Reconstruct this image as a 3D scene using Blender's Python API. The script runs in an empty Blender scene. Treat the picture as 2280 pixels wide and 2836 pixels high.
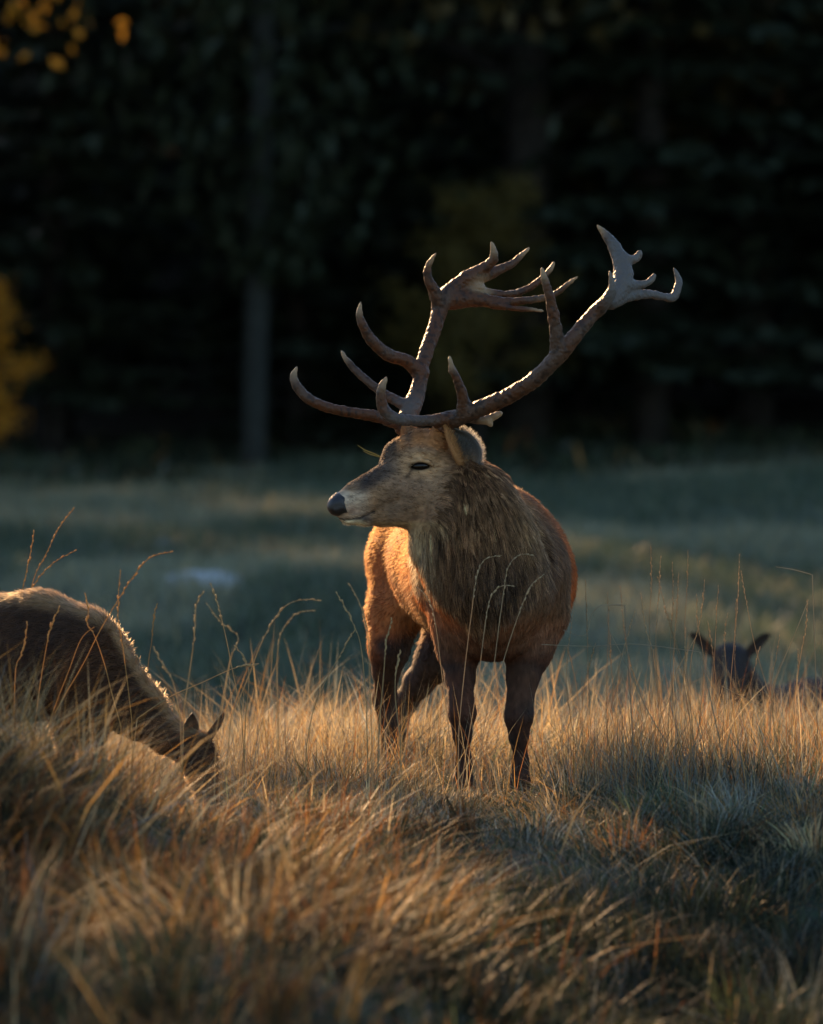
import bpy, math, random
import numpy as np
from mathutils import Vector
from mathutils.kdtree import KDTree

# ------------------------------------------------------------------ camera, light, exposure
SC = bpy.context.scene
COL = SC.collection
FPX = 15000.0            # focal length in pixels of the 2280x2836 photograph
CX, CY, CAMZ = 1140.0, 1418.0, 0.95
cam = bpy.data.cameras.new('camera')
cam_o = bpy.data.objects.new('camera', cam); COL.objects.link(cam_o)
cam_o.location = (0, 0, CAMZ); cam_o.rotation_euler = (math.radians(90), 0, 0)
cam.sensor_fit = 'VERTICAL'; cam.sensor_height = 36.0; cam.lens = 36.0 * FPX / 2836.0
cam.clip_start = 0.1; cam.clip_end = 3000
cam.dof.use_dof = True; cam.dof.focus_distance = 17.95; cam.dof.aperture_fstop = 2.7
SC.camera = cam_o

SUN_EL = math.radians(20)
SUN_H = np.array([-0.38, 0.925]); SUN_H /= np.linalg.norm(SUN_H)
to_sun = Vector((SUN_H[0] * math.cos(SUN_EL), SUN_H[1] * math.cos(SUN_EL), math.sin(SUN_EL)))
world = bpy.data.worlds.new('World'); SC.world = world; world.use_nodes = True
wn = world.node_tree.nodes; wl = world.node_tree.links
sky = wn.new('ShaderNodeTexSky'); sky.sky_type = 'NISHITA'; sky.sun_disc = False
sky.sun_elevation = SUN_EL; sky.sun_rotation = math.atan2(to_sun.x, to_sun.y)
sky.air_density = 1.0; sky.dust_density = 0.6; sky.ozone_density = 2.0
wl.new(sky.outputs[0], wn['Background'].inputs[0]); wn['Background'].inputs[1].default_value = 0.085
sun = bpy.data.lights.new('sun', 'SUN'); sun.energy = 5.0; sun.angle = math.radians(0.6); sun.color = (1.0, 0.61, 0.30)
sun_o = bpy.data.objects.new('sun', sun); COL.objects.link(sun_o)
sun_o.rotation_euler = (-to_sun).to_track_quat('-Z', 'Y').to_euler(); sun_o.location = (-20, 20, 20)
SC.view_settings.view_transform = 'Standard'; SC.view_settings.look = 'None'
SC.view_settings.gamma = 1.0; SC.view_settings.exposure = 1.65
SC.view_settings.use_curve_mapping = False
SC.render.engine = 'CYCLES'
SC.cycles.use_denoising = True
SC.cycles.max_bounces = 6; SC.cycles.transparent_max_bounces = 4
SC.cycles.diffuse_bounces = 3; SC.cycles.glossy_bounces = 2; SC.cycles.transmission_bounces = 3
SC.cycles.sample_clamp_indirect = 4.0

rng = np.random.default_rng(7)
random.seed(7)

# ------------------------------------------------------------------ helpers
def pix(px, py, y):
    """point on the photograph's pixel (px, py) at distance y"""
    px, py, y = np.broadcast_arrays(np.asarray(px, float), np.asarray(py, float), np.asarray(y, float))
    return np.stack([(px - CX) * y / FPX, y, CAMZ - (py - CY) * y / FPX], -1)

def sstep(a, b, x):
    t = np.clip((x - a) / (b - a), 0, 1); return t * t * (3 - 2 * t)

_LAT = np.random.default_rng(11).random((64, 64, 64)).astype(np.float32)
def noise3(p, s):
    """smooth value noise 0..1 at points p (N,3), cell size s"""
    q = p / s + 37.3
    i = np.floor(q).astype(np.int64); f = q - i; f = f * f * (3 - 2 * f)
    out = 0
    for dx in (0, 1):
        for dy in (0, 1):
            for dz in (0, 1):
                w = (f[:, 0] if dx else 1 - f[:, 0]) * (f[:, 1] if dy else 1 - f[:, 1]) * (f[:, 2] if dz else 1 - f[:, 2])
                out = out + w * _LAT[(i[:, 0] + dx) % 64, (i[:, 1] + dy) % 64, (i[:, 2] + dz) % 64]
    return out
def noise2(x, y, s, seed=0.0):
    x = np.asarray(x, float); y = np.asarray(y, float)
    p = np.stack([x.ravel(), y.ravel(), np.full(x.size, seed * 3.7)], -1)
    p[:, 2] += 0.0
    q = p.copy(); q[:, 2] = seed * s * 1.0
    return noise3(q, s).reshape(x.shape)

def link(o, parent=None):
    COL.objects.link(o)
    if parent is not None: o.parent = parent
    return o
def tag(o, label=None, cat=None, group=None, kind=None):
    if label: o['label'] = label
    if cat: o['category'] = cat
    if group: o['group'] = group
    if kind: o['kind'] = kind
    return o
def empty(name, loc, label, cat, group=None):
    o = bpy.data.objects.new(name, None); link(o); o.location = loc; o.empty_display_size = 0.2
    return tag(o, label, cat, group)

def mesh_np(name, V, quads=None, tris=None, col=None, smooth=True):
    """fast mesh from arrays"""
    me = bpy.data.meshes.new(name)
    V = np.asarray(V, np.float32)
    me.vertices.add(len(V)); me.vertices.foreach_set('co', V.ravel())
    lv = []; starts = []; n = 0
    for F, k in ((quads, 4), (tris, 3)):
        if F is not None and len(F):
            F = np.asarray(F, np.int32)
            lv.append(F.ravel()); starts.append(n + np.arange(len(F)) * k); n += F.size
    lv = np.concatenate(lv); starts = np.concatenate(starts).astype(np.int32)
    me.loops.add(len(lv)); me.loops.foreach_set('vertex_index', lv)
    me.polygons.add(len(starts)); me.polygons.foreach_set('loop_start', starts)
    me.update(calc_edges=True)
    me.polygons.foreach_set('use_smooth', np.full(len(starts), smooth))
    if col is not None:
        a = me.color_attributes.new('Col', 'FLOAT_COLOR', 'POINT')
        c = np.ones((len(V), 4), np.float32); c[:, :3] = col
        a.data.foreach_set('color', c.ravel())
    me.validate(); me.update()
    return me
def mesh_obj(name, me, mat, parent=None, shift=None):
    o = bpy.data.objects.new(name, me); me.materials.clear(); me.materials.append(mat); link(o, parent)
    return o
def local(V, origin):
    return np.asarray(V) - np.asarray(origin)

# ------------------------------------------------------------------ materials
def new_mat(name):
    m = bpy.data.materials.new(name); m.use_nodes = True
    return m, m.node_tree.nodes, m.node_tree.links
def pbsdf(nodes): return nodes['Principled BSDF']
def attr_mat(name, rough=0.8, spec=0.2, bump=0.0, bscale=200, sheen=0.0):
    m, n, l = new_mat(name); b = pbsdf(n)
    a = n.new('ShaderNodeAttribute'); a.attribute_name = 'Col'
    l.new(a.outputs['Color'], b.inputs['Base Color'])
    b.inputs['Roughness'].default_value = rough; b.inputs['Specular IOR Level'].default_value = spec
    if bump:
        t = n.new('ShaderNodeTexNoise'); t.inputs['Scale'].default_value = bscale; t.inputs['Detail'].default_value = 4
        tc = n.new('ShaderNodeTexCoord'); l.new(tc.outputs['Object'], t.inputs['Vector'])
        bp = n.new('ShaderNodeBump'); bp.inputs['Strength'].default_value = bump; bp.inputs['Distance'].default_value = 0.004
        l.new(t.outputs['Fac'], bp.inputs['Height']); l.new(bp.outputs['Normal'], b.inputs['Normal'])
    return m
def leafy_mat(name, trans=0.4, attr=True, color=(0.1, 0.1, 0.05), vary=0.0, rough=0.6, spec=0.25):
    """thin leaf or blade: diffuse, some gloss and light passing through"""
    m, n, l = new_mat(name); b = pbsdf(n); out = n['Material Output']
    b.inputs['Roughness'].default_value = rough; b.inputs['Specular IOR Level'].default_value = spec
    tr = n.new('ShaderNodeBsdfTranslucent'); mx = n.new('ShaderNodeMixShader'); mx.inputs[0].default_value = trans
    if attr:
        a = n.new('ShaderNodeAttribute'); a.attribute_name = 'Col'; c = a.outputs['Color']
    else:
        a = n.new('ShaderNodeRGB'); a.outputs[0].default_value = (*color, 1); c = a.outputs[0]
    if vary:
        oi = n.new('ShaderNodeObjectInfo'); hs = n.new('ShaderNodeHueSaturation')
        mr = n.new('ShaderNodeMapRange'); mr.inputs[3].default_value = 1 - vary; mr.inputs[4].default_value = 1 + vary
        l.new(oi.outputs['Random'], mr.inputs[0]); l.new(mr.outputs[0], hs.inputs['Value']); l.new(c, hs.inputs['Color']); c = hs.outputs[0]
    l.new(c, b.inputs['Base Color']); l.new(c, tr.inputs['Color'])
    l.new(b.outputs[0], mx.inputs[1]); l.new(tr.outputs[0], mx.inputs[2]); l.new(mx.outputs[0], out.inputs[0])
    return m
def hair_mat(name, rough=0.35, rad=0.6, fib=.15):
    m, n, l = new_mat(name); out = n['Material Output']; n.remove(n['Principled BSDF'])
    h = n.new('ShaderNodeBsdfHairPrincipled'); h.parametrization = 'COLOR'
    h.inputs['Roughness'].default_value = rough; h.inputs['Radial Roughness'].default_value = rad
    a = n.new('ShaderNodeAttribute'); a.attribute_name = 'Col'
    df = n.new('ShaderNodeBsdfDiffuse'); tr = n.new('ShaderNodeBsdfTranslucent')
    for s_ in (h, df, tr): l.new(a.outputs['Color'], s_.inputs['Color'])
    m1 = n.new('ShaderNodeMixShader'); m1.inputs[0].default_value = .3; l.new(df.outputs[0], m1.inputs[1]); l.new(tr.outputs[0], m1.inputs[2])
    m2 = n.new('ShaderNodeMixShader'); m2.inputs[0].default_value = fib; l.new(m1.outputs[0], m2.inputs[1]); l.new(h.outputs[0], m2.inputs[2])
    l.new(m2.outputs[0], out.inputs[0])
    return m
def plain_mat(name, color, rough=0.7, spec=0.3, nscale=0, ndark=0.5, bump=0.0, coat=0.0):
    m, n, l = new_mat(name); b = pbsdf(n)
    b.inputs['Base Color'].default_value = (*color, 1); b.inputs['Roughness'].default_value = rough
    b.inputs['Specular IOR Level'].default_value = spec; b.inputs['Coat Weight'].default_value = coat
    if nscale:
        tc = n.new('ShaderNodeTexCoord'); t = n.new('ShaderNodeTexNoise'); t.inputs['Scale'].default_value = nscale; t.inputs['Detail'].default_value = 6
        l.new(tc.outputs['Object'], t.inputs['Vector'])
        r = n.new('ShaderNodeValToRGB'); r.color_ramp.elements[0].position = 0.3; r.color_ramp.elements[1].position = 0.7
        r.color_ramp.elements[0].color = (*[c * ndark for c in color], 1); r.color_ramp.elements[1].color = (*color, 1)
        l.new(t.outputs['Fac'], r.inputs[0]); l.new(r.outputs[0], b.inputs['Base Color'])
        if bump:
            bp = n.new('ShaderNodeBump'); bp.inputs['Strength'].default_value = bump; bp.inputs['Distance'].default_value = 0.02
            l.new(t.outputs['Fac'], bp.inputs['Height']); l.new(bp.outputs['Normal'], b.inputs['Normal'])
    return m

M_SKIN = attr_mat('short_coat', 0.75, 0.15, 0.5, 350)
M_HAIR = hair_mat('deer_hair')
M_HAIR2 = hair_mat('backlit_hair', .3, .5, .3)
M_ANTLER = attr_mat('antler_bone', 0.5, 0.28, 0.7, 130)
M_GRASS = leafy_mat('grass_blade', 0.35, rough=.55, spec=.12)
M_STRAW = leafy_mat('shiny_straw', .35, rough=.6, spec=.08)
M_STALK = leafy_mat('dry_stalk', 0.5, True)
M_NOSE = plain_mat('wet_nose', (0.02, 0.018, 0.018), 0.33, 0.5, 300, 0.5, 0.25)
M_EYE = plain_mat('eye', (0.008, 0.005, 0.003), 0.1, 0.22)
M_HOOF = plain_mat('hoof', (0.03, 0.026, 0.022), 0.5, 0.4)
M_SPRUCE = leafy_mat('spruce_needles', 0.15, False, (0.022, 0.03, 0.016), 0.35)
M_BEECH = leafy_mat('olive_autumn_leaves', 0.3, False, (0.075, 0.055, 0.018), 0.3)
M_YELLOW = leafy_mat('yellow_autumn_leaves', 0.45, False, (0.48, 0.22, 0.02), 0.2)
M_OLIVE = leafy_mat('olive_yellow_leaves', .4, False, (.13, .10, .025), .1)
M_BARK = plain_mat('dark_bark', (0.028, 0.024, 0.02), 0.9, 0.1, 9, 0.4, 0.6)
M_PALEBARK = plain_mat('pale_bark', (0.036, 0.04, 0.036), 0.9, 0.1, 7, 0.6, 0.5)
M_STONE = plain_mat('grey_stone', (0.55, 0.57, 0.57), 0.9, 0.2, 12, 0.55, 0.8)

# ------------------------------------------------------------------ ground
def height(x, y):
    x = np.asarray(x, float); y = np.asarray(y, float)
    h = np.interp(y, [-60, 0, 8, 10, 12, 14, 16, 18, 20.5, 24, 29, 36, 65, 75, 100, 140, 300, 900],
                     [-.6, -.58, -.54, -.45, -.31, -.16, -.04, 0, -.05, -.25, -.34, -.1, 1.67, 2.5, 9, 24, 60, 70])
    h = h - 0.24 * sstep(-0.45, -1.1, x) * sstep(15.6, 17.2, y) * (1 - sstep(20, 24, y))
    h = h + 0.31 * np.exp(-(((x + 1.40) / 0.60) ** 2 + ((y - 15.0) / 1.3) ** 2))
    h = h + .018 * np.clip(x, -12, 12) * sstep(38, 60, y)
    h = h + 0.10 * np.exp(-(((x + 0.75) / 0.4) ** 2 + ((y - 12.4) / 1.0) ** 2))
    h = h - 0.22 * sstep(-0.5, 0.9, x) * (1 - sstep(14.8, 17.0, y)) * sstep(6, 9, y)
    near = 1 - sstep(25, 40, y)
    h = h + 0.30 * (noise2(x, y, 0.75, 21) - .5) * (1 - sstep(14.5, 16.5, y)) * sstep(6, 9, y)
    h = h + 0.05 * (noise2(x, y, 0.55, 1) - .5) * near + 0.09 * (noise2(x, y, 1.9, 2) - .5) * near
    h = h + 0.5 * (noise2(x, y, 6.0, 3) - .5) * sstep(26, 40, y) * (1 - sstep(58, 66, y)) * 0.6
    h = h + 0.2 * (noise2(x, y, 2.0, 4) - .5) * sstep(28, 40, y) * (1 - sstep(58, 66, y))
    return h

def axis(segs):
    out = []
    for a, b, s in segs: out += list(np.arange(a, b, s))
    return np.array(out + [segs[-1][1]])
gx = axis([(-700, -60, 40), (-60, -12, 4), (-12, -3.2, .4), (-3.2, 3.2, .07), (3.2, 12, .4), (12, 60, 4), (60, 700, 40)])
gy = axis([(-80, 4, 6), (4, 8, .4), (8, 24, .09), (24, 66, .35), (66, 140, 3), (140, 900, 40)])
X, Y = np.meshgrid(gx, gy, indexing='ij'); Z = height(X, Y)
V = np.stack([X, Y, Z], -1).reshape(-1, 3)
I = np.arange(len(V)).reshape(X.shape)
Q = np.stack([I[:-1, :-1], I[1:, :-1], I[1:, 1:], I[:-1, 1:]], -1).reshape(-1, 4)
mg, n, l = new_mat('meadow_soil'); b = pbsdf(n); b.inputs['Roughness'].default_value = 1; b.inputs['Specular IOR Level'].default_value = 0.05
tc = n.new('ShaderNodeTexCoord')
mp = n.new('ShaderNodeMapping'); mp.inputs['Scale'].default_value = (0.5, 0.22, 0.3); l.new(tc.outputs['Object'], mp.inputs[0])
t1 = n.new('ShaderNodeTexNoise'); t1.inputs['Scale'].default_value = 1.0; t1.inputs['Detail'].default_value = 5; l.new(mp.outputs[0], t1.inputs['Vector'])
r1 = n.new('ShaderNodeValToRGB'); e = r1.color_ramp.elements
e[0].position = 0.36; e[0].color = (0.03, 0.04, 0.028, 1); e[1].position = 0.66; e[1].color = (0.30, 0.28, 0.20, 1)
k_ = e.new(0.5); k_.color = (0.12, 0.13, 0.09, 1)
l.new(t1.outputs['Fac'], r1.inputs[0])
t2 = n.new('ShaderNodeTexNoise'); t2.inputs['Scale'].default_value = 14; t2.inputs['Detail'].default_value = 4; l.new(tc.outputs['Object'], t2.inputs['Vector'])
mm = n.new('ShaderNodeMix'); mm.data_type = 'RGBA'; mm.blend_type = 'MULTIPLY'; mm.inputs[0].default_value = 0.6
l.new(r1.outputs[0], mm.inputs[6]); l.new(t2.outputs['Color'], mm.inputs[7])
# forest floor beyond the meadow's edge is dark needle litter
sx_ = n.new('ShaderNodeSeparateXYZ'); l.new(tc.outputs['Object'], sx_.inputs[0])
mr = n.new('ShaderNodeMapRange'); mr.inputs[1].default_value = 61; mr.inputs[2].default_value = 66; l.new(sx_.outputs['Y'], mr.inputs[0])
m2 = n.new('ShaderNodeMix'); m2.data_type = 'RGBA'; l.new(mr.outputs[0], m2.inputs[0]); l.new(mm.outputs[2], m2.inputs[6]); m2.inputs[7].default_value = (0.022, 0.018, 0.012, 1)
l.new(m2.outputs[2], b.inputs['Base Color'])
ground = mesh_obj('meadow', mesh_np('meadow', V, Q), mg); tag(ground, 'rough grassy meadow rising to the edge of a dark forest', 'meadow', kind='structure')

# ------------------------------------------------------------------ forest
def tube(pts, rad, seg=8):
    """tapered tube through pts"""
    pts = np.asarray(pts, float); rad = np.asarray(rad, float); k = len(pts)
    T = np.gradient(pts, axis=0); T /= np.linalg.norm(T, axis=1)[:, None] + 1e-9
    up = np.array([0.31, 0.95, 0.05]) if abs(T[0][1]) < .9 else np.array([1., 0, 0])
    A = np.cross(T, up); A /= np.linalg.norm(A, axis=1)[:, None] + 1e-9; B = np.cross(T, A)
    a = np.linspace(0, 2 * np.pi, seg, endpoint=False)
    V = pts[:, None] + rad[:, None, None] * (np.cos(a)[None, :, None] * A[:, None] + np.sin(a)[None, :, None] * B[:, None])
    V = V.reshape(-1, 3); q = []
    i = np.arange(k - 1)[:, None] * seg; j = np.arange(seg)[None]; jn = (j + 1) % seg
    q = np.stack([i + j, i + jn, i + seg + jn, i + seg + j], -1).reshape(-1, 4)
    return V, q
def merge(parts):
    Vs, Qs, n = [], [], 0
    for V, Q in parts:
        Vs.append(V); Qs.append(np.asarray(Q) + n); n += len(V)
    return np.concatenate(Vs), np.concatenate(Qs)
def leaf_quads(C, A, B):
    """quads centred at C with half axes A and B"""
    V = np.stack([C - A, C + B * .6, C + A, C - B * .6], 1).reshape(-1, 3)
    return V, np.arange(len(V)).reshape(-1, 4)
def unit(v): return v / (np.linalg.norm(v, axis=-1, keepdims=True) + 1e-9)

def spruce_meshes(H, seed, low=1.2, dense=1.0):
    r = np.random.default_rng(seed)
    tr = tube([(0, 0, -.4), (0, 0, H * .3), (.1, 0, H * .7), (.12, .05, H)], [.2 * H / 18, .15 * H / 18, .08 * H / 18, .01], 10)
    C, A, B = [], [], []
    z = low
    while z < H - .2:
        L = (H - z) * .17 + .25
        nb = int(9 * dense)
        for k in range(nb):
            az = r.uniform(0, 6.283); ll = L * r.uniform(.65, 1.1); m = max(3, int(ll * 5.5))
            tt = (np.arange(m) + r.uniform(0, 1, m)) / m
            d = np.array([math.cos(az), math.sin(az), 0]); side = np.array([-d[1], d[0], 0])
            P = np.outer(tt * ll, d); P[:, 2] = z - tt * ll * .32 + (tt ** 2) * ll * .18
            for sgn in (-1, 1):
                dirv = unit(d * .7 + side * sgn * .7 + np.array([0, 0, -.25]) + r.normal(0, .25, (m, 3)))
                ln = (.22 + .3 * (1 - tt)) * r.uniform(.7, 1.2, m) * min(1, ll)
                C.append(P + dirv * ln[:, None] * .5); A.append(dirv * ln[:, None] * .55)
                nn = unit(np.cross(dirv, [0, 0, 1]) + r.normal(0, .4, (m, 3))); B.append(nn * .16)
        z += r.uniform(.32, .5) * (1.0 if z < H * .7 else .7)
    C, A, B = map(np.concatenate, (C, A, B))
    V, Q = leaf_quads(C, A, B)
    return mesh_np('spruce_trunk', *tr), mesh_np('spruce_crown', V, Q, smooth=False)
def broadleaf_meshes(H, seed, nleaf=7000, size=.10, zlo=.25, spread=.30):
    r = np.random.default_rng(seed); parts = []
    parts.append(tube([(0, 0, -.4), (.05, 0, H * .3), (-.08, .05, H * .6), (.05, 0, H * .95)], [.022 * H, .017 * H, .011 * H, .01], 9))
    tips = []
    for k in range(16):
        z0 = H * (zlo + (.9 - zlo) * k / 16); az = k * 2.4 + r.uniform(-.4, .4); L = H * spread * (1.1 - .6 * k / 16) * r.uniform(.8, 1.15)
        d = np.array([math.cos(az), math.sin(az), .5])
        p = [np.array([0, 0, z0]), np.array([0, 0, z0]) + d * L * .5, np.array([0, 0, z0]) + d * L + np.array([0, 0, -.12 * L])]
        parts.append(tube(p, [.007 * H, .004 * H, .001 * H], 5))
        for q in np.linspace(.35, 1.05, 7): tips.append(p[0] + (p[2] - p[0]) * q + r.normal(0, .06 * L, 3))
        for _ in range(4): tips.append(p[0] + d * L * r.uniform(.5, 1) + r.normal(0, .16 * L, 3))
    tips = np.array(tips); idx = r.integers(0, len(tips), nleaf)
    C = tips[idx] + r.normal(0, .038 * H, (nleaf, 3)) * np.array([1, 1, .7])
    A = unit(r.normal(0, 1, (nleaf, 3)) + np.array([0, 0, -.5])); B = unit(np.cross(A, r.normal(0, 1, (nleaf, 3))))
    s = size * r.uniform(.6, 1.3, nleaf)[:, None]
    V, Q = leaf_quads(C, A * s, B * s)
    return mesh_np('broadleaf_trunk', *merge(parts)), mesh_np('broadleaf_crown', V, Q, smooth=False)

SPR = [spruce_meshes(17, 1), spruce_meshes(20, 2, 3.0), spruce_meshes(14, 3, .6)]
BRD = [broadleaf_meshes(13, 4, 9000, .11), broadleaf_meshes(9, 5, 7000, .10, .18), broadleaf_meshes(13, 9, 9000, .085, .09, .29)]
def tree(name, meshes, x, y, rz, sc, bark, leaf, label, group):
    z = float(height(x, y))
    t = empty(name, (x, y, z), label, 'tree', group)
    for nm, me in zip(('trunk', 'crown'), meshes):
        if nm == 'trunk': bm_ = bark
        else: bm_ = leaf
        o = bpy.data.objects.new(nm, me)
        if not me.materials: me.materials.append(bm_)
        link(o, t)
        if me.materials[0] != bm_:
            o.material_slots[0].link = 'OBJECT'; o.material_slots[0].material = bm_
    t.rotation_euler = (0, 0, rz); t.scale = (sc, sc, sc)
    return t
def px_x(px, y): return (px - CX) * y / FPX
# dark spruces standing in rows behind the meadow
rt = np.random.default_rng(5)
GF = 'dark spruces of the forest behind the meadow'
for row, (yy, step) in enumerate(((64, 3.4), (68, 3.0), (73, 2.8), (79, 3.0), (86, 3.4), (94, 4.0), (102, 5.0))):
    x = -4.6 - row * .3 + (row % 2) * 1.0
    while x < 11 + row:
        xx = x + rt.uniform(-.6, .6)
        tree('spruce_tree', SPR[int(rt.integers(0, 3))], xx, yy + rt.uniform(-1.2, 1.2), rt.uniform(0, 6.28), rt.uniform(.85, 1.15),
             M_BARK, M_SPRUCE, 'dark spruce tree in the shaded forest behind the meadow', GF)
        x += step
for k in range(24):
    xx, yy = -34 + (k % 6) * 4.6 + rt.uniform(-1, 1), 104 + (k // 6) * 8 + rt.uniform(-2, 2)
    if -24 < xx < -18: continue
    tree('spruce_tree', SPR[k % 3], xx, yy, k * 1.1, rt.uniform(.9, 1.25), M_BARK, M_SPRUCE, 'dark spruce tree in the shaded forest behind the meadow', GF)
# two pale bare trunks at the forest's edge
def pale_trunk(px, y, lean, r0, hgt, low, label):
    x = px_x(px, y); z = float(height(x, y))
    t = empty('pale_tree', (x, y, z), label, 'tree')
    pts = [(0, 0, -.3), (lean * .3, 0, hgt * .33), (lean * .6, .1, hgt * .66), (lean, .1, hgt)]
    mesh_obj('trunk', mesh_np('pale_trunk', *tube(pts, [r0 * 1.15, r0, r0 * .8, r0 * .5], 12)), M_PALEBARK, t)
    for k in range(9):
        z0 = hgt * (.32 + .07 * k); az = k * 2.1; d = np.array([math.cos(az), math.sin(az), .35]); L = 1.6 - .1 * k
        p0 = np.array([lean * z0 / hgt, 0.05, z0])
        mesh_obj('branch', mesh_np('branch', *tube([p0, p0 + d * L * .5, p0 + d * L + np.array([0, 0, -.3])], [.04, .025, .006], 5)), M_PALEBARK, t)
    tr = rt.integers(0, 1000)
    rc = np.random.default_rng(tr); zc = rc.uniform(low, hgt + 1, 5000); wd = .25 + .16 * (hgt + 1 - zc) * sstep(low - .5, low + 2.5, zc)
    C = np.stack([rc.normal(0, .6, 5000) * wd, rc.normal(0, .6, 5000) * wd, zc], -1) + np.array([lean * .5, 0, 0])
    A = unit(rc.normal(0, 1, (5000, 3)) + np.array([0, 0, -.6])) * .17; B = unit(np.cross(A, [0.3, .2, 1])) * .1
    mesh_obj('crown', mesh_np('pale_crown', *leaf_quads(C, A, B), smooth=False), M_SPRUCE, t)
pale_trunk(700, 61.5, .4, .13, 15, 2.2, 'tall pale grey trunk at the forest edge, the thicker of two')
pale_trunk(870, 66.0, -.1, .09, 17, 6.0, 'slender pale trunk beside the thicker pale tree at forest edge')
# autumn broadleaf trees
tree('beech_tree', BRD[0], px_x(1450, 63.5), 63.5, .4, 1.15, M_BARK, M_BEECH, 'olive brown autumn beech behind the antlers of the stag', None)
tree('beech_tree', BRD[0], px_x(2080, 67), 67.0, 2.1, 1.05, M_BARK, M_BEECH, 'olive beech at the forest edge, right of the antlers', None)
tree('yellow_tree', BRD[2], px_x(-1130, 56.5), 56.5, 1.0, 1.0, M_BARK, M_YELLOW, 'yellow leaved autumn tree catching sun at the forest edge', None)
tree('yellow_sapling', BRD[1], px_x(-95, 56), 56.0, 2.2, .27, M_BARK, M_YELLOW, 'low yellow sapling in the sun at the forest edge', None)
tree('yellow_tree', BRD[0], -10.4, 57.0, 2.0, 1.05, M_BARK, M_YELLOW, 'unseen yellow leaved tree west of the sunlit autumn tree, added to shade the meadow', None)  # out of view, added so that its crown shades the meadow
tree('young_beech', BRD[1], px_x(1330, 61.8), 61.8, 1.7, .38, M_BARK, M_OLIVE, 'small yellow young beech under the trees behind the stag', None)
# trees west of the meadow, which shade it
SIDE = np.array([SUN_H[1], -SUN_H[0]])          # horizontal, across the light
def shade_tree(p, back, sc, k, lab='spruce standing beside the meadow, shading its grass'):
    a0 = SIDE[0] * p / -SUN_H[0]
    P = SIDE * p + SUN_H * (a0 + back)
    return tree('spruce_tree', SPR[k % 3], float(P[0]), float(P[1]), k * 1.3, sc, M_BARK, M_SPRUCE, lab, 'spruces beside the meadow')
for i, p in enumerate(np.arange(10.75, 28, 1.9)):
    low = 12.7 < p < 18.7
    if low: continue
    shade_tree(p, 31 + (i % 3) * 3, 1.5, i)
    if not 12.4 < p + .9 < 18.7: shade_tree(p + .9, 40 + (i % 2) * 4, 1.75, i + 1)
# unseen columnar spruces, narrowed and added to cast a shadow band over the foreground
for k in range(4):
    tc_ = shade_tree(6.42 + .06 * (k % 2), 36 + 6 * k, 1.0, k * 3 + 1, 'unseen slender columnar spruce, added to cast a shadow over the foreground'); tc_.scale = (.23, .23, 1.15 + .1 * k)
shade_tree(2.5, 30, 1.75, 2, 'unseen spruce at the side of the clearing, added to shade the near grass')  # unseen tree put in to darken the bottom of the foreground

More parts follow.
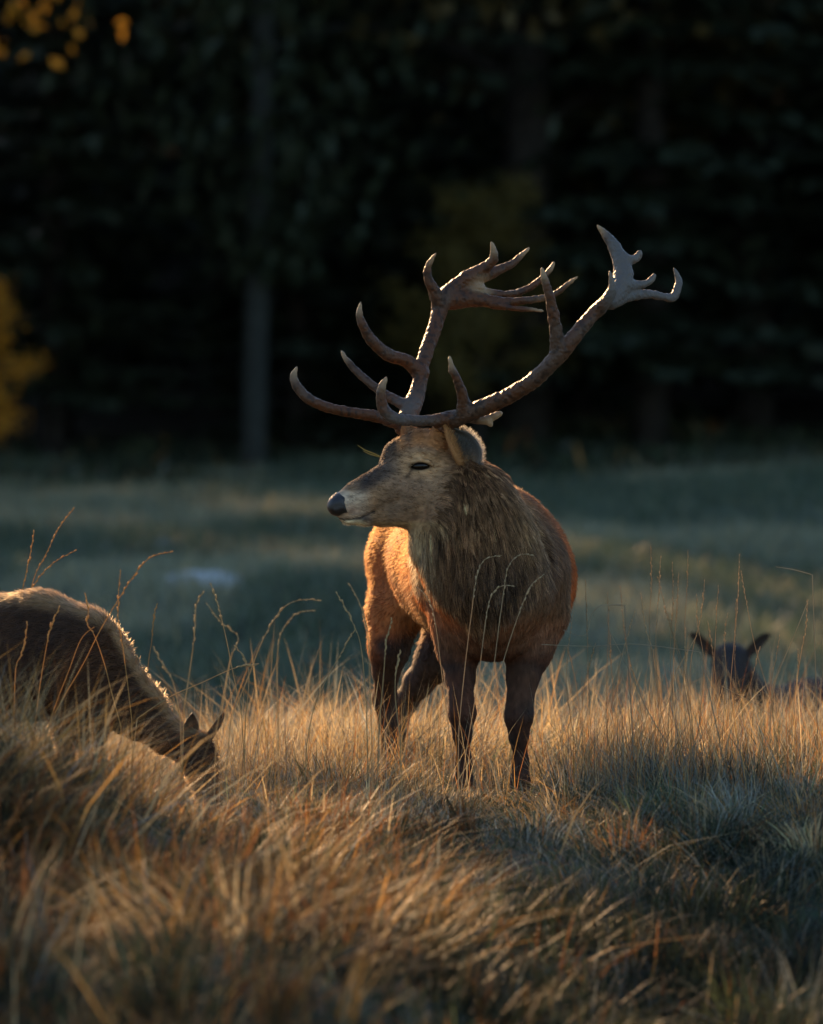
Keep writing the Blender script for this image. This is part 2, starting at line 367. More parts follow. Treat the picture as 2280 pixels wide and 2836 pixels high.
# ------------------------------------------------------------------ implicit-surface modelling of the animals
class Field:
    def __init__(s, lo, hi, h):
        s.lo = np.array(lo, float); s.h = h
        s.n = np.ceil((np.array(hi) - s.lo) / h).astype(int) + 1
        s.F = np.full(s.n, 0.12, np.float32)
    def _box(s, lo, hi):
        i0 = np.maximum(((lo - s.lo) / s.h).astype(int), 0); i1 = np.minimum(((hi - s.lo) / s.h).astype(int) + 2, s.n)
        if np.any(i1 <= i0): return None
        ax = [(s.lo[k] + s.h * np.arange(i0[k], i1[k])).astype(np.float32) for k in range(3)]
        return tuple(slice(i0[k], i1[k]) for k in range(3)), ax[0][:, None, None], ax[1][None, :, None], ax[2][None, None, :]
    def seg(s, a, b, ra, rb, k=.03, sc=(1, 1, 1), sub=False):
        a = np.array(a, float); b = np.array(b, float); sc = np.array(sc, float); ms = sc.min()
        R = max(ra, rb) * sc + k + .02
        bx = s._box(np.minimum(a, b) - R, np.maximum(a, b) + R)
        if bx is None: return
        sl, x, y, z = bx
        a_ = a / sc; d = (b - a) / sc; L2 = float(d @ d) + 1e-12
        px, py, pz = x / sc[0] - a_[0], y / sc[1] - a_[1], z / sc[2] - a_[2]
        t = np.clip((px * d[0] + py * d[1] + pz * d[2]) / L2, 0, 1)
        D = np.sqrt((px - t * d[0]) ** 2 + (py - t * d[1]) ** 2 + (pz - t * d[2]) ** 2) - (ra + t * (rb - ra))
        D = (D * ms).astype(np.float32); G = s.F[sl]
        if sub:
            D = -D; h = np.maximum(k - np.abs(G - D), 0) / k; s.F[sl] = np.maximum(G, D) + h * h * k * .25
        else:
            h = np.maximum(k - np.abs(G - D), 0) / k; s.F[sl] = np.minimum(G, D) - h * h * k * .25
    def chain(s, pts, k=.03, sc=(1, 1, 1), sub=False):
        for (p, r), (q, u) in zip(pts[:-1], pts[1:]): s.seg(p, q, r, u, k, sc, sub)
    def grad(s, P):
        q = np.clip((P - s.lo) / s.h, 1, s.n - 3); i = np.round(q).astype(int); F = s.F
        g = np.stack([F[i[:, 0] + 1, i[:, 1], i[:, 2]] - F[i[:, 0] - 1, i[:, 1], i[:, 2]],
                      F[i[:, 0], i[:, 1] + 1, i[:, 2]] - F[i[:, 0], i[:, 1] - 1, i[:, 2]],
                      F[i[:, 0], i[:, 1], i[:, 2] + 1] - F[i[:, 0], i[:, 1], i[:, 2] - 1]], -1)
        return unit(g)
    def value(s, P):
        i = np.clip(np.round((P - s.lo) / s.h).astype(int), 0, s.n - 1)
        return s.F[i[:, 0], i[:, 1], i[:, 2]]
    def mesh(s, smooth=2):
        F = s.F; ins = F < 0
        cnt = np.zeros(s.n - 1, np.int8)
        for a in (0, 1):
            for b in (0, 1):
                for c in (0, 1):
                    cnt += ins[a:s.n[0] - 1 + a, b:s.n[1] - 1 + b, c:s.n[2] - 1 + c]
        act = (cnt > 0) & (cnt < 8); ijk = np.argwhere(act); N = len(ijk)
        idx = np.full(s.n - 1, -1, np.int32); idx[act] = np.arange(N)
        off = np.array([[a, b, c] for a in (0, 1) for b in (0, 1) for c in (0, 1)])
        val = np.stack([F[ijk[:, 0] + o[0], ijk[:, 1] + o[1], ijk[:, 2] + o[2]] for o in off], 1)
        acc = np.zeros((N, 3)); m = np.zeros(N)
        for p in range(8):
            for q in range(p + 1, 8):
                if np.abs(off[p] - off[q]).sum() != 1: continue
                va, vb = val[:, p], val[:, q]; cr = (va < 0) != (vb < 0)
                t = np.where(cr, va / np.where(cr, va - vb, 1), 0)
                acc += cr[:, None] * (off[p] + t[:, None] * (off[q] - off[p])); m += cr
        V = s.lo + (ijk + acc / m[:, None]) * s.h
        Qs = []
        for ax in range(3):
            u, v = [(1, 2), (2, 0), (0, 1)][ax]
            sl0 = [slice(None)] * 3; sl1 = [slice(None)] * 3; sl0[ax] = slice(0, -1); sl1[ax] = slice(1, None)
            e = np.argwhere(ins[tuple(sl0)] != ins[tuple(sl1)])
            e = e[(e[:, u] > 0) & (e[:, v] > 0) & (e[:, u] < s.n[u] - 1) & (e[:, v] < s.n[v] - 1)]
            if not len(e): continue
            flip = ins[e[:, 0], e[:, 1], e[:, 2]]
            c = []
            for du, dv in ((-1, -1), (0, -1), (0, 0), (-1, 0)):
                f = e.copy(); f[:, u] += du; f[:, v] += dv; c.append(idx[f[:, 0], f[:, 1], f[:, 2]])
            q = np.stack(c, 1); q[~flip] = q[~flip][:, ::-1]; Qs.append(q)
        Q = np.concatenate(Qs); Q = Q[(Q >= 0).all(1)]
        for _ in range(smooth):
            A = np.zeros((N, 3)); w = np.zeros(N)
            for k in range(4):
                i, j = Q[:, k], Q[:, (k + 1) % 4]
                for d in range(3): A[:, d] += np.bincount(i, V[j, d], N) + np.bincount(j, V[i, d], N)
                w += np.bincount(i, minlength=N) + np.bincount(j, minlength=N)
            V = V * .5 + .5 * A / np.maximum(w, 1)[:, None]
        return V, Q

def scatter(V, Q, n, r, weight=None):
    """n random points on a quad mesh"""
    a = V[Q]; ar = np.linalg.norm(np.cross(a[:, 2] - a[:, 0], a[:, 3] - a[:, 1]), axis=1)
    if weight is not None: ar = ar * weight(a.mean(1))
    f = r.choice(len(Q), n, p=ar / ar.sum()); u, v = r.random((2, n, 1)); a = a[f]
    return (a[:, 0] * (1 - u) + a[:, 1] * u) * (1 - v) + (a[:, 3] * (1 - u) + a[:, 2] * u) * v

def hair_obj(name, P, Nn, D, L, col, rad, mat, parent, origin, npt=4, lift=.35, droop=0.0, clump=None, r=rng, wav=.0):
    """strands from roots P along D (already tangent), curving from the normal"""
    n = len(P); t = np.linspace(0, 1, npt)[None, :, None]
    d0 = unit(D + Nn * lift)
    pts = P[:, None] - Nn[:, None] * .002 + d0[:, None] * L[:, None, None] * t
    pts = pts + (D - Nn * lift * .6)[:, None] * L[:, None, None] * (t ** 2) * .25
    pts[..., 2] -= droop * L[:, None] * (t[..., 0] ** 2)
    if clump:
        ng, s, vt = clump; g = r.choice(n, ng, replace=False); kd = KDTree(ng)
        for i, q in enumerate(P[g].tolist()): kd.insert(q, i)
        kd.balance(); own = g[np.fromiter((kd.find(q)[1] for q in P.tolist()), int, n)]
        rel = pts[own] - P[own][:, None]
        tgt = P[own][:, None] + rel * (L / L[own])[:, None, None]
        pts = pts + (tgt - pts) * s * t ** 1.3
        if vt: col = col * np.exp(r.normal(0, vt, n))[own][:, None]
    if wav: pts = pts + r.normal(0, wav, (n, npt, 3)) * L[:, None, None] * t
    c = bpy.data.hair_curves.new(name); c.add_curves([npt] * n)
    c.attributes['position'].data.foreach_set('vector', (pts - origin).astype(np.float32).ravel())
    ra = c.attributes.new('radius', 'FLOAT', 'POINT')
    ra.data.foreach_set('value', (rad * np.broadcast_to(np.linspace(1, .25, npt), (n, npt))).astype(np.float32).ravel())
    ca = c.attributes.new('Col', 'FLOAT_COLOR', 'CURVE'); cc = np.ones((n, 4), np.float32); cc[:, :3] = np.clip(col, .005, .9)
    ca.data.foreach_set('color', cc.ravel())
    c.materials.append(mat)
    o = bpy.data.objects.new(name, c); link(o, parent); o['kind'] = 'stuff'
    return o

def mixc(c, new, w): return c + (np.array(new) - c) * w[:, None]

# ------------------------------------------------------------------ the stag
D0 = 18.0
def S(px, py, d=0.0): return pix(px, py, D0 + d)
PX = D0 / FPX                                   # metres per photograph pixel at the stag
def R_(r): return r * PX
stag_org = np.array([float(S(1330, 1600)[0]), 18.5, float(height(0.22, 18.5))])
stag = empty('stag', stag_org, 'red deer stag with large branching antlers, head turned aside, standing in dry grass', 'deer')
F = Field(S(880, 2230, 0) * [1, 0, 1] + [0, 17.60, 0], S(1640, 1150, 0) * [1, 0, 1] + [.03, 19.75, 0], .0042)
def chain(pts, k, sc=(1, 1, 1), fld=None):
    (fld or F).chain([(S(x, y, d), R_(r)) for x, y, d, r in pts], k, sc)
# trunk of the body
chain([(1358, 1585, .20, 195), (1330, 1565, .80, 213), (1200, 1545, 1.22, 160)], .08, (1.14, 1, 1))
chain([(1375, 1620, .40, 185), (1360, 1620, .6, 185)], .08, (1.16, 1, 1))
chain([(1372, 1650, -.03, 140), (1368, 1725, .03, 108)], .07, (1.12, .9, 1))
chain([(1395, 1450, .28, 98), (1350, 1430, .7, 85)], .10)
chain([(1195, 1530, 1.22, 158), (1180, 1560, 1.36, 140)], .08)
# hind leg, stag's right
chain([(1120, 1560, 1.16, 96), (1092, 1700, 1.08, 70), (1078, 1800, 1.05, 46), (1070, 1860, 1.10, 36)], .07)
chain([(1070, 1860, 1.10, 36), (1066, 1935, 1.20, 33), (1076, 2000, 1.2, 27), (1080, 2090, 1.17, 23), (1078, 2150, 1.15, 25)], .03)
# hind leg, stag's left
chain([(1285, 1560, 1.30, 110), (1265, 1720, 1.28, 80), (1218, 1820, 1.28, 56), (1160, 1890, 1.36, 42)], .07)
chain([(1160, 1890, 1.36, 42), (1122, 1945, 1.45, 33), (1104, 2010, 1.45, 24), (1096, 2080, 1.43, 22), (1092, 2140, 1.42, 24)], .03)
# front leg, stag's right
chain([(1285, 1600, .06, 92), (1272, 1720, .10, 66), (1268, 1800, .12, 45), (1274, 1880, .08, 38)], .06)
chain([(1274, 1880, .08, 38), (1276, 1930, .04, 31), (1280, 1975, .02, 35), (1281, 2030, .03, 23), (1284, 2110, .05, 19), (1282, 2165, .03, 24), (1280, 2190, .02, 25)], .03)
# front leg, stag's left
chain([(1465, 1600, .10, 100), (1488, 1700, .15, 76), (1466, 1800, .14, 54), (1448, 1880, .10, 41)], .06)
chain([(1448, 1880, .10, 41), (1441, 1940, .07, 33), (1437, 1985, .05, 36), (1437, 2040, .06, 23), (1443, 2115, .08, 19), (1441, 2165, .06, 23), (1440, 2190, .05, 25)], .03)
# neck with its thick ruff
chain([(1268, 1335, -.01, 76), (1292, 1388, -.06, 110), (1312, 1465, -.10, 140), (1328, 1550, -.09, 142), (1360, 1640, -.04, 132)], .06, (1, .86, 1))
chain([(1160, 1440, -.08, 34), (1190, 1520, -.09, 40), (1240, 1600, -.08, 50)], .05)
# head
HS = (1, .86, 1)
chain([(1196, 1278, -.03, 82), (1132, 1292, -.06, 69)], .03, HS)
chain([(1160, 1236, -.04, 46), (1106, 1262, -.06, 43)], .035, HS)
chain([(1214, 1222, -.09, 30), (1222, 1190, -.10, 25)], .02); chain([(1138, 1215, .02, 28), (1130, 1188, .03, 24)], .02)
chain([(1142, 1262, -.105, 14), (1168, 1256, -.112, 17), (1196, 1266, -.108, 15)], .02)
chain([(1086, 1283, -.005, 36), (1086, 1283, -.005, 35)], .02)
chain([(1122, 1322, -.08, 73), (1012, 1376, -.15, 44), (944, 1396, -.2, 32)], .03, HS)
chain([(1060, 1352, -.12, 50), (985, 1382, -.165, 38)], .03, (1, .95, 1))
chain([(962, 1430, -.19, 22), (1010, 1428, -.16, 25), (1060, 1420, -.13, 34), (1165, 1402, -.07, 66)], .018, HS)
chain([(1185, 1358, -.06, 82), (1160, 1370, -.07, 78)], .03, (1, .9, 1))
chain([(950, 1398, -.205, 31), (932, 1402, -.21, 24)], .012)
def cut(pts, k, sc=(1, 1, 1)): F.chain([(S(x, y, d), R_(r)) for x, y, d, r in pts], k, sc, True)
EYE = (1163, 1291)
eye_y = None
def surf(px, py, y0=17.6, y1=18.4):
    """first surface point of the stag along a photograph ray"""
    ys = np.arange(y0, y1, .002); P = pix(px, py, ys); v = F.value(P)
    i = np.argmax(v < 0); return P[i]
eyeP = surf(*EYE)
cut([(1142, 1294, eyeP[1] - D0 - .002, 9), (1165, 1291, eyeP[1] - D0, 14), (1184, 1290, eyeP[1] - D0, 10)], .008)
F.chain([(S(x_, y_, eyeP[1] - D0 + dd), R_(rr_)) for x_, y_, dd, rr_ in ((1134, 1290, .0, 4.5), (1150, 1279, -.004, 6), (1168, 1275, -.005, 6.5), (1186, 1280, -.002, 6), (1197, 1288, .002, 4.5))], .007)
F.chain([(S(x_, y_, eyeP[1] - D0 + dd), R_(rr_)) for x_, y_, dd, rr_ in ((1140, 1300, .0, 4), (1163, 1306, -.001, 4.5), (1188, 1300, .001, 4))], .007)
noseP = surf(940, 1404); cut([(934, 1404, noseP[1] - D0 - .002, 9), (948, 1402, noseP[1] - D0 + .002, 6)], .008)
for (xa, ya), (xb, yb) in (((926, 1434), (960, 1439)), ((960, 1439), (1000, 1434)), ((1000, 1434), (1036, 1417))):
    pa, pb = surf(xa, ya), surf(xb, yb); F.seg(pa, pb, .005, .0055, .006, sub=True)
V, Q = F.mesh(2)

def proj(P):
    y = P[:, 1]; return P[:, 0] * FPX / y + CX, CY - (P[:, 2] - CAMZ) * FPX / y, y - D0
def gauss(x, y, cx, cy, rx, ry): return np.exp(-(((x - cx) / rx) ** 2 + ((y - cy) / ry) ** 2))
def stag_col(P):
    x, y, d = proj(P); n1 = noise3(P, .05); n2 = noise3(P, .14); n3 = noise3(P, .02)
    c = np.tile(np.array([.43, .115, .027]), (len(P), 1))                       # red-brown flank
    c = mixc(c, (.20, .085, .04), sstep(.45, .75, n2) * .6)
    c = mixc(c, (.42, .22, .085), gauss(x, y, 1190, 1720, 130, 60) * (d > .2) * .8)     # pale belly
    lb = np.interp(y, [1500, 1579, 1616, 1658, 1695, 1740, 1800], [1080, 1170, 1205, 1248, 1288, 1330, 1340])
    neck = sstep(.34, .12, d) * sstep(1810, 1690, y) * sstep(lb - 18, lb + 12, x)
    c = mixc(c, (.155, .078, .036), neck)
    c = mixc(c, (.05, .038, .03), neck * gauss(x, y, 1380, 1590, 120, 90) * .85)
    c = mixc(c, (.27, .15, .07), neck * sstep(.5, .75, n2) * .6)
    c = mixc(c, (.46, .33, .17), neck * gauss(x, y, 1165, 1510, 34, 70))          # pale throat, the neck's lit front edge painted in
    c = mixc(c, (.34, .2, .09), neck * gauss(x, y, 1450, 1440, 36, 70) * .9)  # sunlit hairs painted along the mane's right edge
    c = mixc(c, (.20, .105, .06), sstep(1690, 1760, y) * sstep(.3, .15, d) * sstep(1850, 1800, y) * .9)   # brisket
    # legs
    leg = sstep(1750, 1850, y); c = mixc(c, (.022, .017, .014), leg * (.85 + .15 * n1))
    c = mixc(c, (.09, .042, .02), leg * sstep(.6, .8, n2) * .4)
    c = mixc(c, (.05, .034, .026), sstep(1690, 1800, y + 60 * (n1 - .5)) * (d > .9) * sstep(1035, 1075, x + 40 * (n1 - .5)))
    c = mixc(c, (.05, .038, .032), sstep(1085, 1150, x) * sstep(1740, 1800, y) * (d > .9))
    # back stripe
    c = mixc(c, (.14, .075, .045), sstep(1420, 1360, y) * (d > .2) * .6)
    # head
    hx = 1240 - (y - 1330) * .15
    head = sstep(hx + 40, hx - 30, x) * sstep(1475, 1450, y) * (d < .2)
    c = mixc(c, (.27, .158, .082), head)
    c = mixc(c, (.19, .118, .07), head * sstep(.4, .7, n1) * .7)
    ridge = (y - (1412 - .0 * x)) ; ln = (x - 930) / (1110 - 930)
    ytop = 1368 - ln * 112
    top = sstep(64, 30, y - ytop) * sstep(975, 1010, x) * sstep(1130, 1090, x)
    c = mixc(c, (.035, .028, .025), head * top * (.75 + .25 * n3))
    c = mixc(c, (.10, .07, .052), head * gauss(x, y, 1075, 1290, 32, 24) * .9)
    c = mixc(c, (.36, .16, .06), head * sstep(1262, 1235, y) * sstep(1090, 1110, x))    # rusty forehead
    c = mixc(c, (.08, .055, .04), head * gauss(x, y, 1130, 1215, 12, 30) * .8)
    c = mixc(c, (.09, .07, .06), head * gauss(x, y, 1172, 1246, 42, 9) * .7)
    ring = gauss(x, y, 1165, 1284, 54, 36); c = mixc(c, (.56, .33, .16), head * np.clip(ring * 1.2, 0, 1) * .9)
    c = mixc(c, (.24, .16, .11), head * gauss(x, y, 1130, 1340, 60, 26) * .5)
    c = mixc(c, (.02, .015, .012), head * np.clip(gauss(x, y, 1163, 1291, 33, 14) * 1.6, 0, 1) ** 2)
    tx_ = np.interp(y, [1294, 1326], [1146, 1123]); c = mixc(c, (.04, .024, .016), head * np.exp(-((x - tx_) / 6) ** 2) * (y > 1292) * sstep(1330, 1320, y) * .9)      # tear groove
    c = mixc(c, (.54, .41, .28), head * sstep(1040, 985, x) * sstep(1350, 1372, y) * .85)   # pale muzzle
    c = mixc(c, (.34, .2, .14), head * gauss(x, y, 975, 1415, 28, 14) * .6)
    c = mixc(c, (.62, .48, .28), head * sstep(1434, 1442, y) * sstep(1025, 1005, x))       # chin
    c = mixc(c, (.06, .045, .04), head * gauss(x, y, 1012, 1438, 18, 10) * .9)
    c = mixc(c, (.025, .02, .018), head * np.clip(gauss(x, y, 936, 1405, 26, 26) * 1.4, 0, 1) ** 2 * sstep(962, 946, x))
    my = np.interp(x, [926, 960, 1000, 1036], [1434, 1439, 1434, 1417]); c = mixc(c, (.03, .022, .02), head * np.exp(-((y - my) / 3.5) ** 2) * (x < 1040) * (x > 925))
    c = mixc(c, (.40, .26, .12), head * sstep(1438, 1452, y) * sstep(1030, 1060, x) * .8)
    c = mixc(c, (.10, .07, .05), head * sstep(.72, .8, noise3(P, .008)) * gauss(x, y, 985, 1400, 40, 30) * .6)
    n4 = noise3(P * np.array([.35, .6, 1.2]), .006); n5 = noise3(P * np.array([1, 1, .3]), .008)
    st = np.where(head > .5, n4, n5)
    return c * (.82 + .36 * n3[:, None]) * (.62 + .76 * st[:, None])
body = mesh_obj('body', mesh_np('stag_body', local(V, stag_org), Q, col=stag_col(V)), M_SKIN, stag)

# fur
r = np.random.default_rng(21)
def flow(P, Nn):
    x, y, d = proj(P)
    f = np.tile(np.array([-.15, .9, -.45]), (len(P), 1))
    f = mixc(f, (.18, .0, -1.0), sstep(.34, .1, d))
    hx = 1245 - (y - 1330) * .1
    f = mixc(f, (.93, .2, -.25), sstep(hx + 50, hx - 40, x) * sstep(1480, 1440, y) * (d < .2))
    f = mixc(f, (.05, .1, -1.0), sstep(1740, 1800, y))
    f = f - Nn * (f * Nn).sum(1)[:, None]
    return unit(f)
def is_mane(P):
    x, y, d = proj(P); hx = 1268 - (y - 1330) * .30
    low = 1735 - np.abs(x - 1315) * np.where(x > 1315, .85, .45)
    edge = np.interp(y, [1270, 1480, 1600, 1700], [1345, 1492, 1478, 1400])
    lb = np.interp(y, [1500, 1579, 1616, 1658, 1695, 1740], [1120, 1176, 1208, 1250, 1290, 1330])
    m = sstep(lb - 8, lb + 14, x) * sstep(hx - 60, hx + 60, x) * sstep(.30, .14, d) * sstep(low + 15, low - 45, y) * sstep(1275, 1320, y) * sstep(edge + 25, edge - 10, x)
    return np.clip(m, 0, 1)
def no_face(P):
    x, y, d = proj(P); w = np.ones(len(P))
    w *= 1 - (np.exp(-(((x - 1163) / 34) ** 2 + ((y - 1291) / 15) ** 2) * 1.0) > .37) * (d < .1)
    w *= 1 - ((x < 958) & (y < 1432)) * 1.0
    return w
NF = 130000
P = scatter(V, Q, NF, r, lambda p: (no_face(p) * (1 - .7 * is_mane(p)) * (1 + 1.2 * (proj(p)[0] < 1230) * (proj(p)[1] < 1480)) + 1e-9))
Nn = F.grad(P); x, y, d = proj(P)
hd = sstep(1270, 1200, x) * sstep(1480, 1440, y) * (d < .2)
L = (.021 - .010 * hd - .013 * sstep(1760, 1860, y)) * r.uniform(.7, 1.25, NF)
cl = stag_col(P) * np.exp(r.normal(-.06, .34, (NF, 1)))
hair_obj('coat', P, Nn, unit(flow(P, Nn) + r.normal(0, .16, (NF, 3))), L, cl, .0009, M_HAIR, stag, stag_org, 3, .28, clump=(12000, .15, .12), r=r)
NM = 64000
P = scatter(V, Q, NM, r, lambda p: is_mane(p) + 1e-9)
Nn = F.grad(P); x, y, d = proj(P)
L = (.026 + .036 * sstep(1330, 1560, y)) * r.uniform(.6, 1.35, NM)
cl = stag_col(P); tone = r.random((NM, 1)); g_ = noise3(P, .03)[:, None]
cl = cl * (.35 + 1.3 * tone) ; pale = (r.random(NM) < .22) * 1.0; cl = mixc(cl, (.42, .24, .105), pale * .6)
hair_obj('mane', P, Nn, unit(flow(P, Nn) + r.normal(0, .13, (NM, 3))), L, cl, .0009, M_HAIR, stag, stag_org, 5, .42, droop=.15, clump=(3600, .6, .5), r=r, wav=.02)

# eyes, nose, ears, hooves, tail
def ellipsoid(c, ax, nu=20, nv=12):
    u, v = np.meshgrid(np.linspace(0, 2 * np.pi, nu, endpoint=False), np.linspace(-np.pi / 2 + .02, np.pi / 2 - .02, nv), indexing='ij')
    ax = np.asarray(ax, float)
    P = c + np.cos(u)[..., None] * np.cos(v)[..., None] * ax[0] + np.sin(u)[..., None] * np.cos(v)[..., None] * ax[1] + np.sin(v)[..., None] * ax[2]
    i = np.arange(nu * nv).reshape(nu, nv); j = np.roll(i, -1, 0)
    q = np.stack([i[:, :-1], j[:, :-1], j[:, 1:], i[:, 1:]], -1).reshape(-1, 4)
    return P.reshape(-1, 3), q
ec = np.array(eyeP) + np.array([0, .010, 0])
mesh_obj('eye', mesh_np('eye', *[local(a, stag_org) if i == 0 else a for i, a in enumerate(ellipsoid(ec, [(.032, 0, .0012), (0, .0180, 0), (0, 0, .0175)]))]), M_EYE, stag)
ef = S(1088, 1290, .035); mesh_obj('eye', mesh_np('eye_far', *[local(a, stag_org) if i == 0 else a for i, a in enumerate(ellipsoid(ef, [(.02, 0, 0), (0, .02, 0), (0, 0, .014)]))]), M_EYE, stag)
N = Field(S(885, 1460, -.35), S(1000, 1350, -.05), .003)
N.chain([(S(1012, 1376, -.15), R_(45)), (S(944, 1396, -.2), R_(33.5))], .03, HS); N.chain([(S(950, 1398, -.205), R_(32.5)), (S(932, 1402, -.21), R_(25.5))], .012)
N.chain([(S(930, 1405, -.252), R_(12)), (S(944, 1399, -.256), R_(10)), (S(954, 1392, -.25), R_(5))], .006, sub=True)
N.chain([(S(1003, 1390, -.4), R_(46)), (S(1003, 1390, .0), R_(46))], .006, sub=True); N.chain([(S(972, 1343, -.4), R_(36)), (S(972, 1343, .0), R_(36))], .006, sub=True)
N.chain([(S(960, 1444, -.4), R_(22)), (S(960, 1444, .0), R_(22))], .006, sub=True)
nv_, nq_ = N.mesh(2); mesh_obj('nose', mesh_np('nose', local(nv_, stag_org), nq_), M_NOSE, stag)

def grid_mesh(P, thick=.004):
    """closed sheet of some thickness from a grid of points (nu,nv,3)"""
    nu, nv = P.shape[:2]
    du = np.gradient(P, axis=0); dv = np.gradient(P, axis=1); nn = unit(np.cross(du, dv))
    ed = np.ones((nu, nv)); ed[:, 0] = ed[:, -1] = ed[0] = ed[-1] = .35
    A = (P + nn * thick * .5 * ed[..., None]).reshape(-1, 3); B = (P - nn * thick * .5 * ed[..., None]).reshape(-1, 3)
    i = np.arange(nu * nv).reshape(nu, nv); q = np.stack([i[:-1, :-1], i[1:, :-1], i[1:, 1:], i[:-1, 1:]], -1).reshape(-1, 4)
    m = nu * nv; ring = np.concatenate([i[:, 0], i[-1, 1:], i[-2::-1, -1], i[0, -2:0:-1]]); rn = np.roll(ring, -1)
    side = np.stack([ring, ring + m, rn + m, rn], -1)
    return np.concatenate([A, B]), np.concatenate([q, q[:, ::-1] + m, side])
def curve_pts(ctrl, n):
    ctrl = np.asarray(ctrl, float); s = np.linspace(0, len(ctrl) - 1, n); out = np.empty((n, ctrl.shape[1]))
    i = np.clip(s.astype(int), 0, len(ctrl) - 2); f = (s - i)[:, None]
    p0 = ctrl[np.maximum(i - 1, 0)]; p1 = ctrl[i]; p2 = ctrl[i + 1]; p3 = ctrl[np.minimum(i + 2, len(ctrl) - 1)]
    return .5 * (2 * p1 + (p2 - p0) * f + (2 * p0 - 5 * p1 + 4 * p2 - p3) * f ** 2 + (3 * p1 - p0 - 3 * p2 + p3) * f ** 3)
def ear(front, back, outer, depth, mid_d, nu=26):
    """ear shell between a front and a back margin (px,py,d), hollow deepening to mid_d, with the outer roll of the front margin"""
    f = curve_pts(front, nu); b_ = curve_pts(back, nu); rows = []
    w = np.sin(np.linspace(.0, 1, nu) * np.pi) ** .7
    for v in np.linspace(-1, 0, 5)[:-1]:
        o = f.copy(); o[:, 0] += v * outer * w * 1.0; o[:, 2] += (v * v) * .03 * w; rows.append(o)
    for v in np.linspace(0, 1, 12):
        o = f * (1 - v) + b_ * v; o[:, 2] += np.sin(v * np.pi) * depth * w; rows.append(o)
    G = np.stack(rows, 1); return S(G[..., 0], G[..., 1], G[..., 2])
E1 = ear([(1280, 1296, -.125), (1266, 1268, -.155), (1248, 1222, -.16), (1229, 1170, -.15)],
         [(1290, 1302, -.125), (1324, 1288, -.125), (1332, 1246, -.12), (1306, 1205, -.11), (1266, 1188, -.125), (1231, 1171, -.15)], 11, .045, 0)
Ve, Qe = grid_mesh(E1, .005)
ex, ey, ed_ = proj(Ve); ce = np.tile(np.array([.085, .08, .07]), (len(Ve), 1))  # dark base paints the ear's inner shading, paler hair its lit rim
ce = mixc(ce, (.42, .2, .075), sstep(20, 6, np.abs(ex - (1229 + (ey - 1170) * .37)) ) * .95)
ce = mixc(ce, (.42, .22, .09), gauss(ex, ey, 1290, 1278, 24, 22)); ce = mixc(ce, (.03, .02, .015), gauss(ex, ey, 1283, 1264, 7, 9))
ear_o = mesh_obj('ear', mesh_np('ear', local(Ve, stag_org), Qe, col=ce), M_SKIN, stag)
Pe = scatter(Ve, Qe[: (E1.shape[0] - 1) * (E1.shape[1] - 1)], 4500, r); ne = np.tile(np.array([.1, -1, 0.1]), (4500, 1)); xe, ye, _ = proj(Pe)
de = unit(np.stack([.3 + .01 * (xe - 1280), np.full(4500, -.3), .8 - .012 * (ye - 1230)], -1) + r.normal(0, .3, (4500, 3)))
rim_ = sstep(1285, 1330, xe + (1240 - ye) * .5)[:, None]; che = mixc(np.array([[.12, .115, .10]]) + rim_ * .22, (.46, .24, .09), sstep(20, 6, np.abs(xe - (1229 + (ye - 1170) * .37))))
hair_obj('ear_hair', Pe, ne, de, r.uniform(.008, .02, 4500), che * r.uniform(.6, 1.4, (4500, 1)), .0008, M_HAIR, stag, stag_org, 3, .2, r=r)
E2 = ear([(1205, 1262, .10), (1212, 1235, .13), (1222, 1215, .18), (1240, 1190, .22)], [(1225, 1270, .10), (1255, 1255, .14), (1262, 1225, .19), (1240, 1190, .22)], 10, .02, 0)
Ve, Qe = grid_mesh(E2, .005); mesh_obj('ear', mesh_np('ear_far', local(Ve, stag_org), Qe, col=np.tile([.25, .16, .09], (len(Ve), 1))), M_SKIN, stag)
def hoof(px, py, d):
    c = S(px, py, d); gz = float(height(c[0], c[1])); parts = []
    for s in (-1, 1):
        parts.append(tube([(c[0] + s * .016, c[1] - .035, gz - .004), (c[0] + s * .016, c[1] - .02, gz + .03), (c[0] + s * .013, c[1], gz + .06)], [.026, .022, .014], 10))
        parts.append(ellipsoid(np.array([c[0] + s * .016, c[1] - .03, gz + .006]), [(.022, 0, 0), (0, .034, 0), (0, 0, .018)], 10, 6))
    Vh, Qh = merge(parts); mesh_obj('hoof', mesh_np('hoof', local(Vh, stag_org), Qh), M_HOOF, stag)
for a in ((1078, 2150, 1.15), (1092, 2140, 1.42), (1280, 2190, .02), (1440, 2190, .05)): hoof(*a)
T = Field(S(1060, 1700, 1.3), S(1260, 1400, 1.75), .008); T.chain([(S(1165, 1480, 1.5), .03), (S(1160, 1540, 1.58), .035), (S(1158, 1610, 1.6), .012)], .02)
tv, tq = T.mesh(1); mesh_obj('tail', mesh_np('tail', local(tv, stag_org), tq, col=np.tile([.3, .17, .08], (len(tv), 1))), M_SKIN, stag)

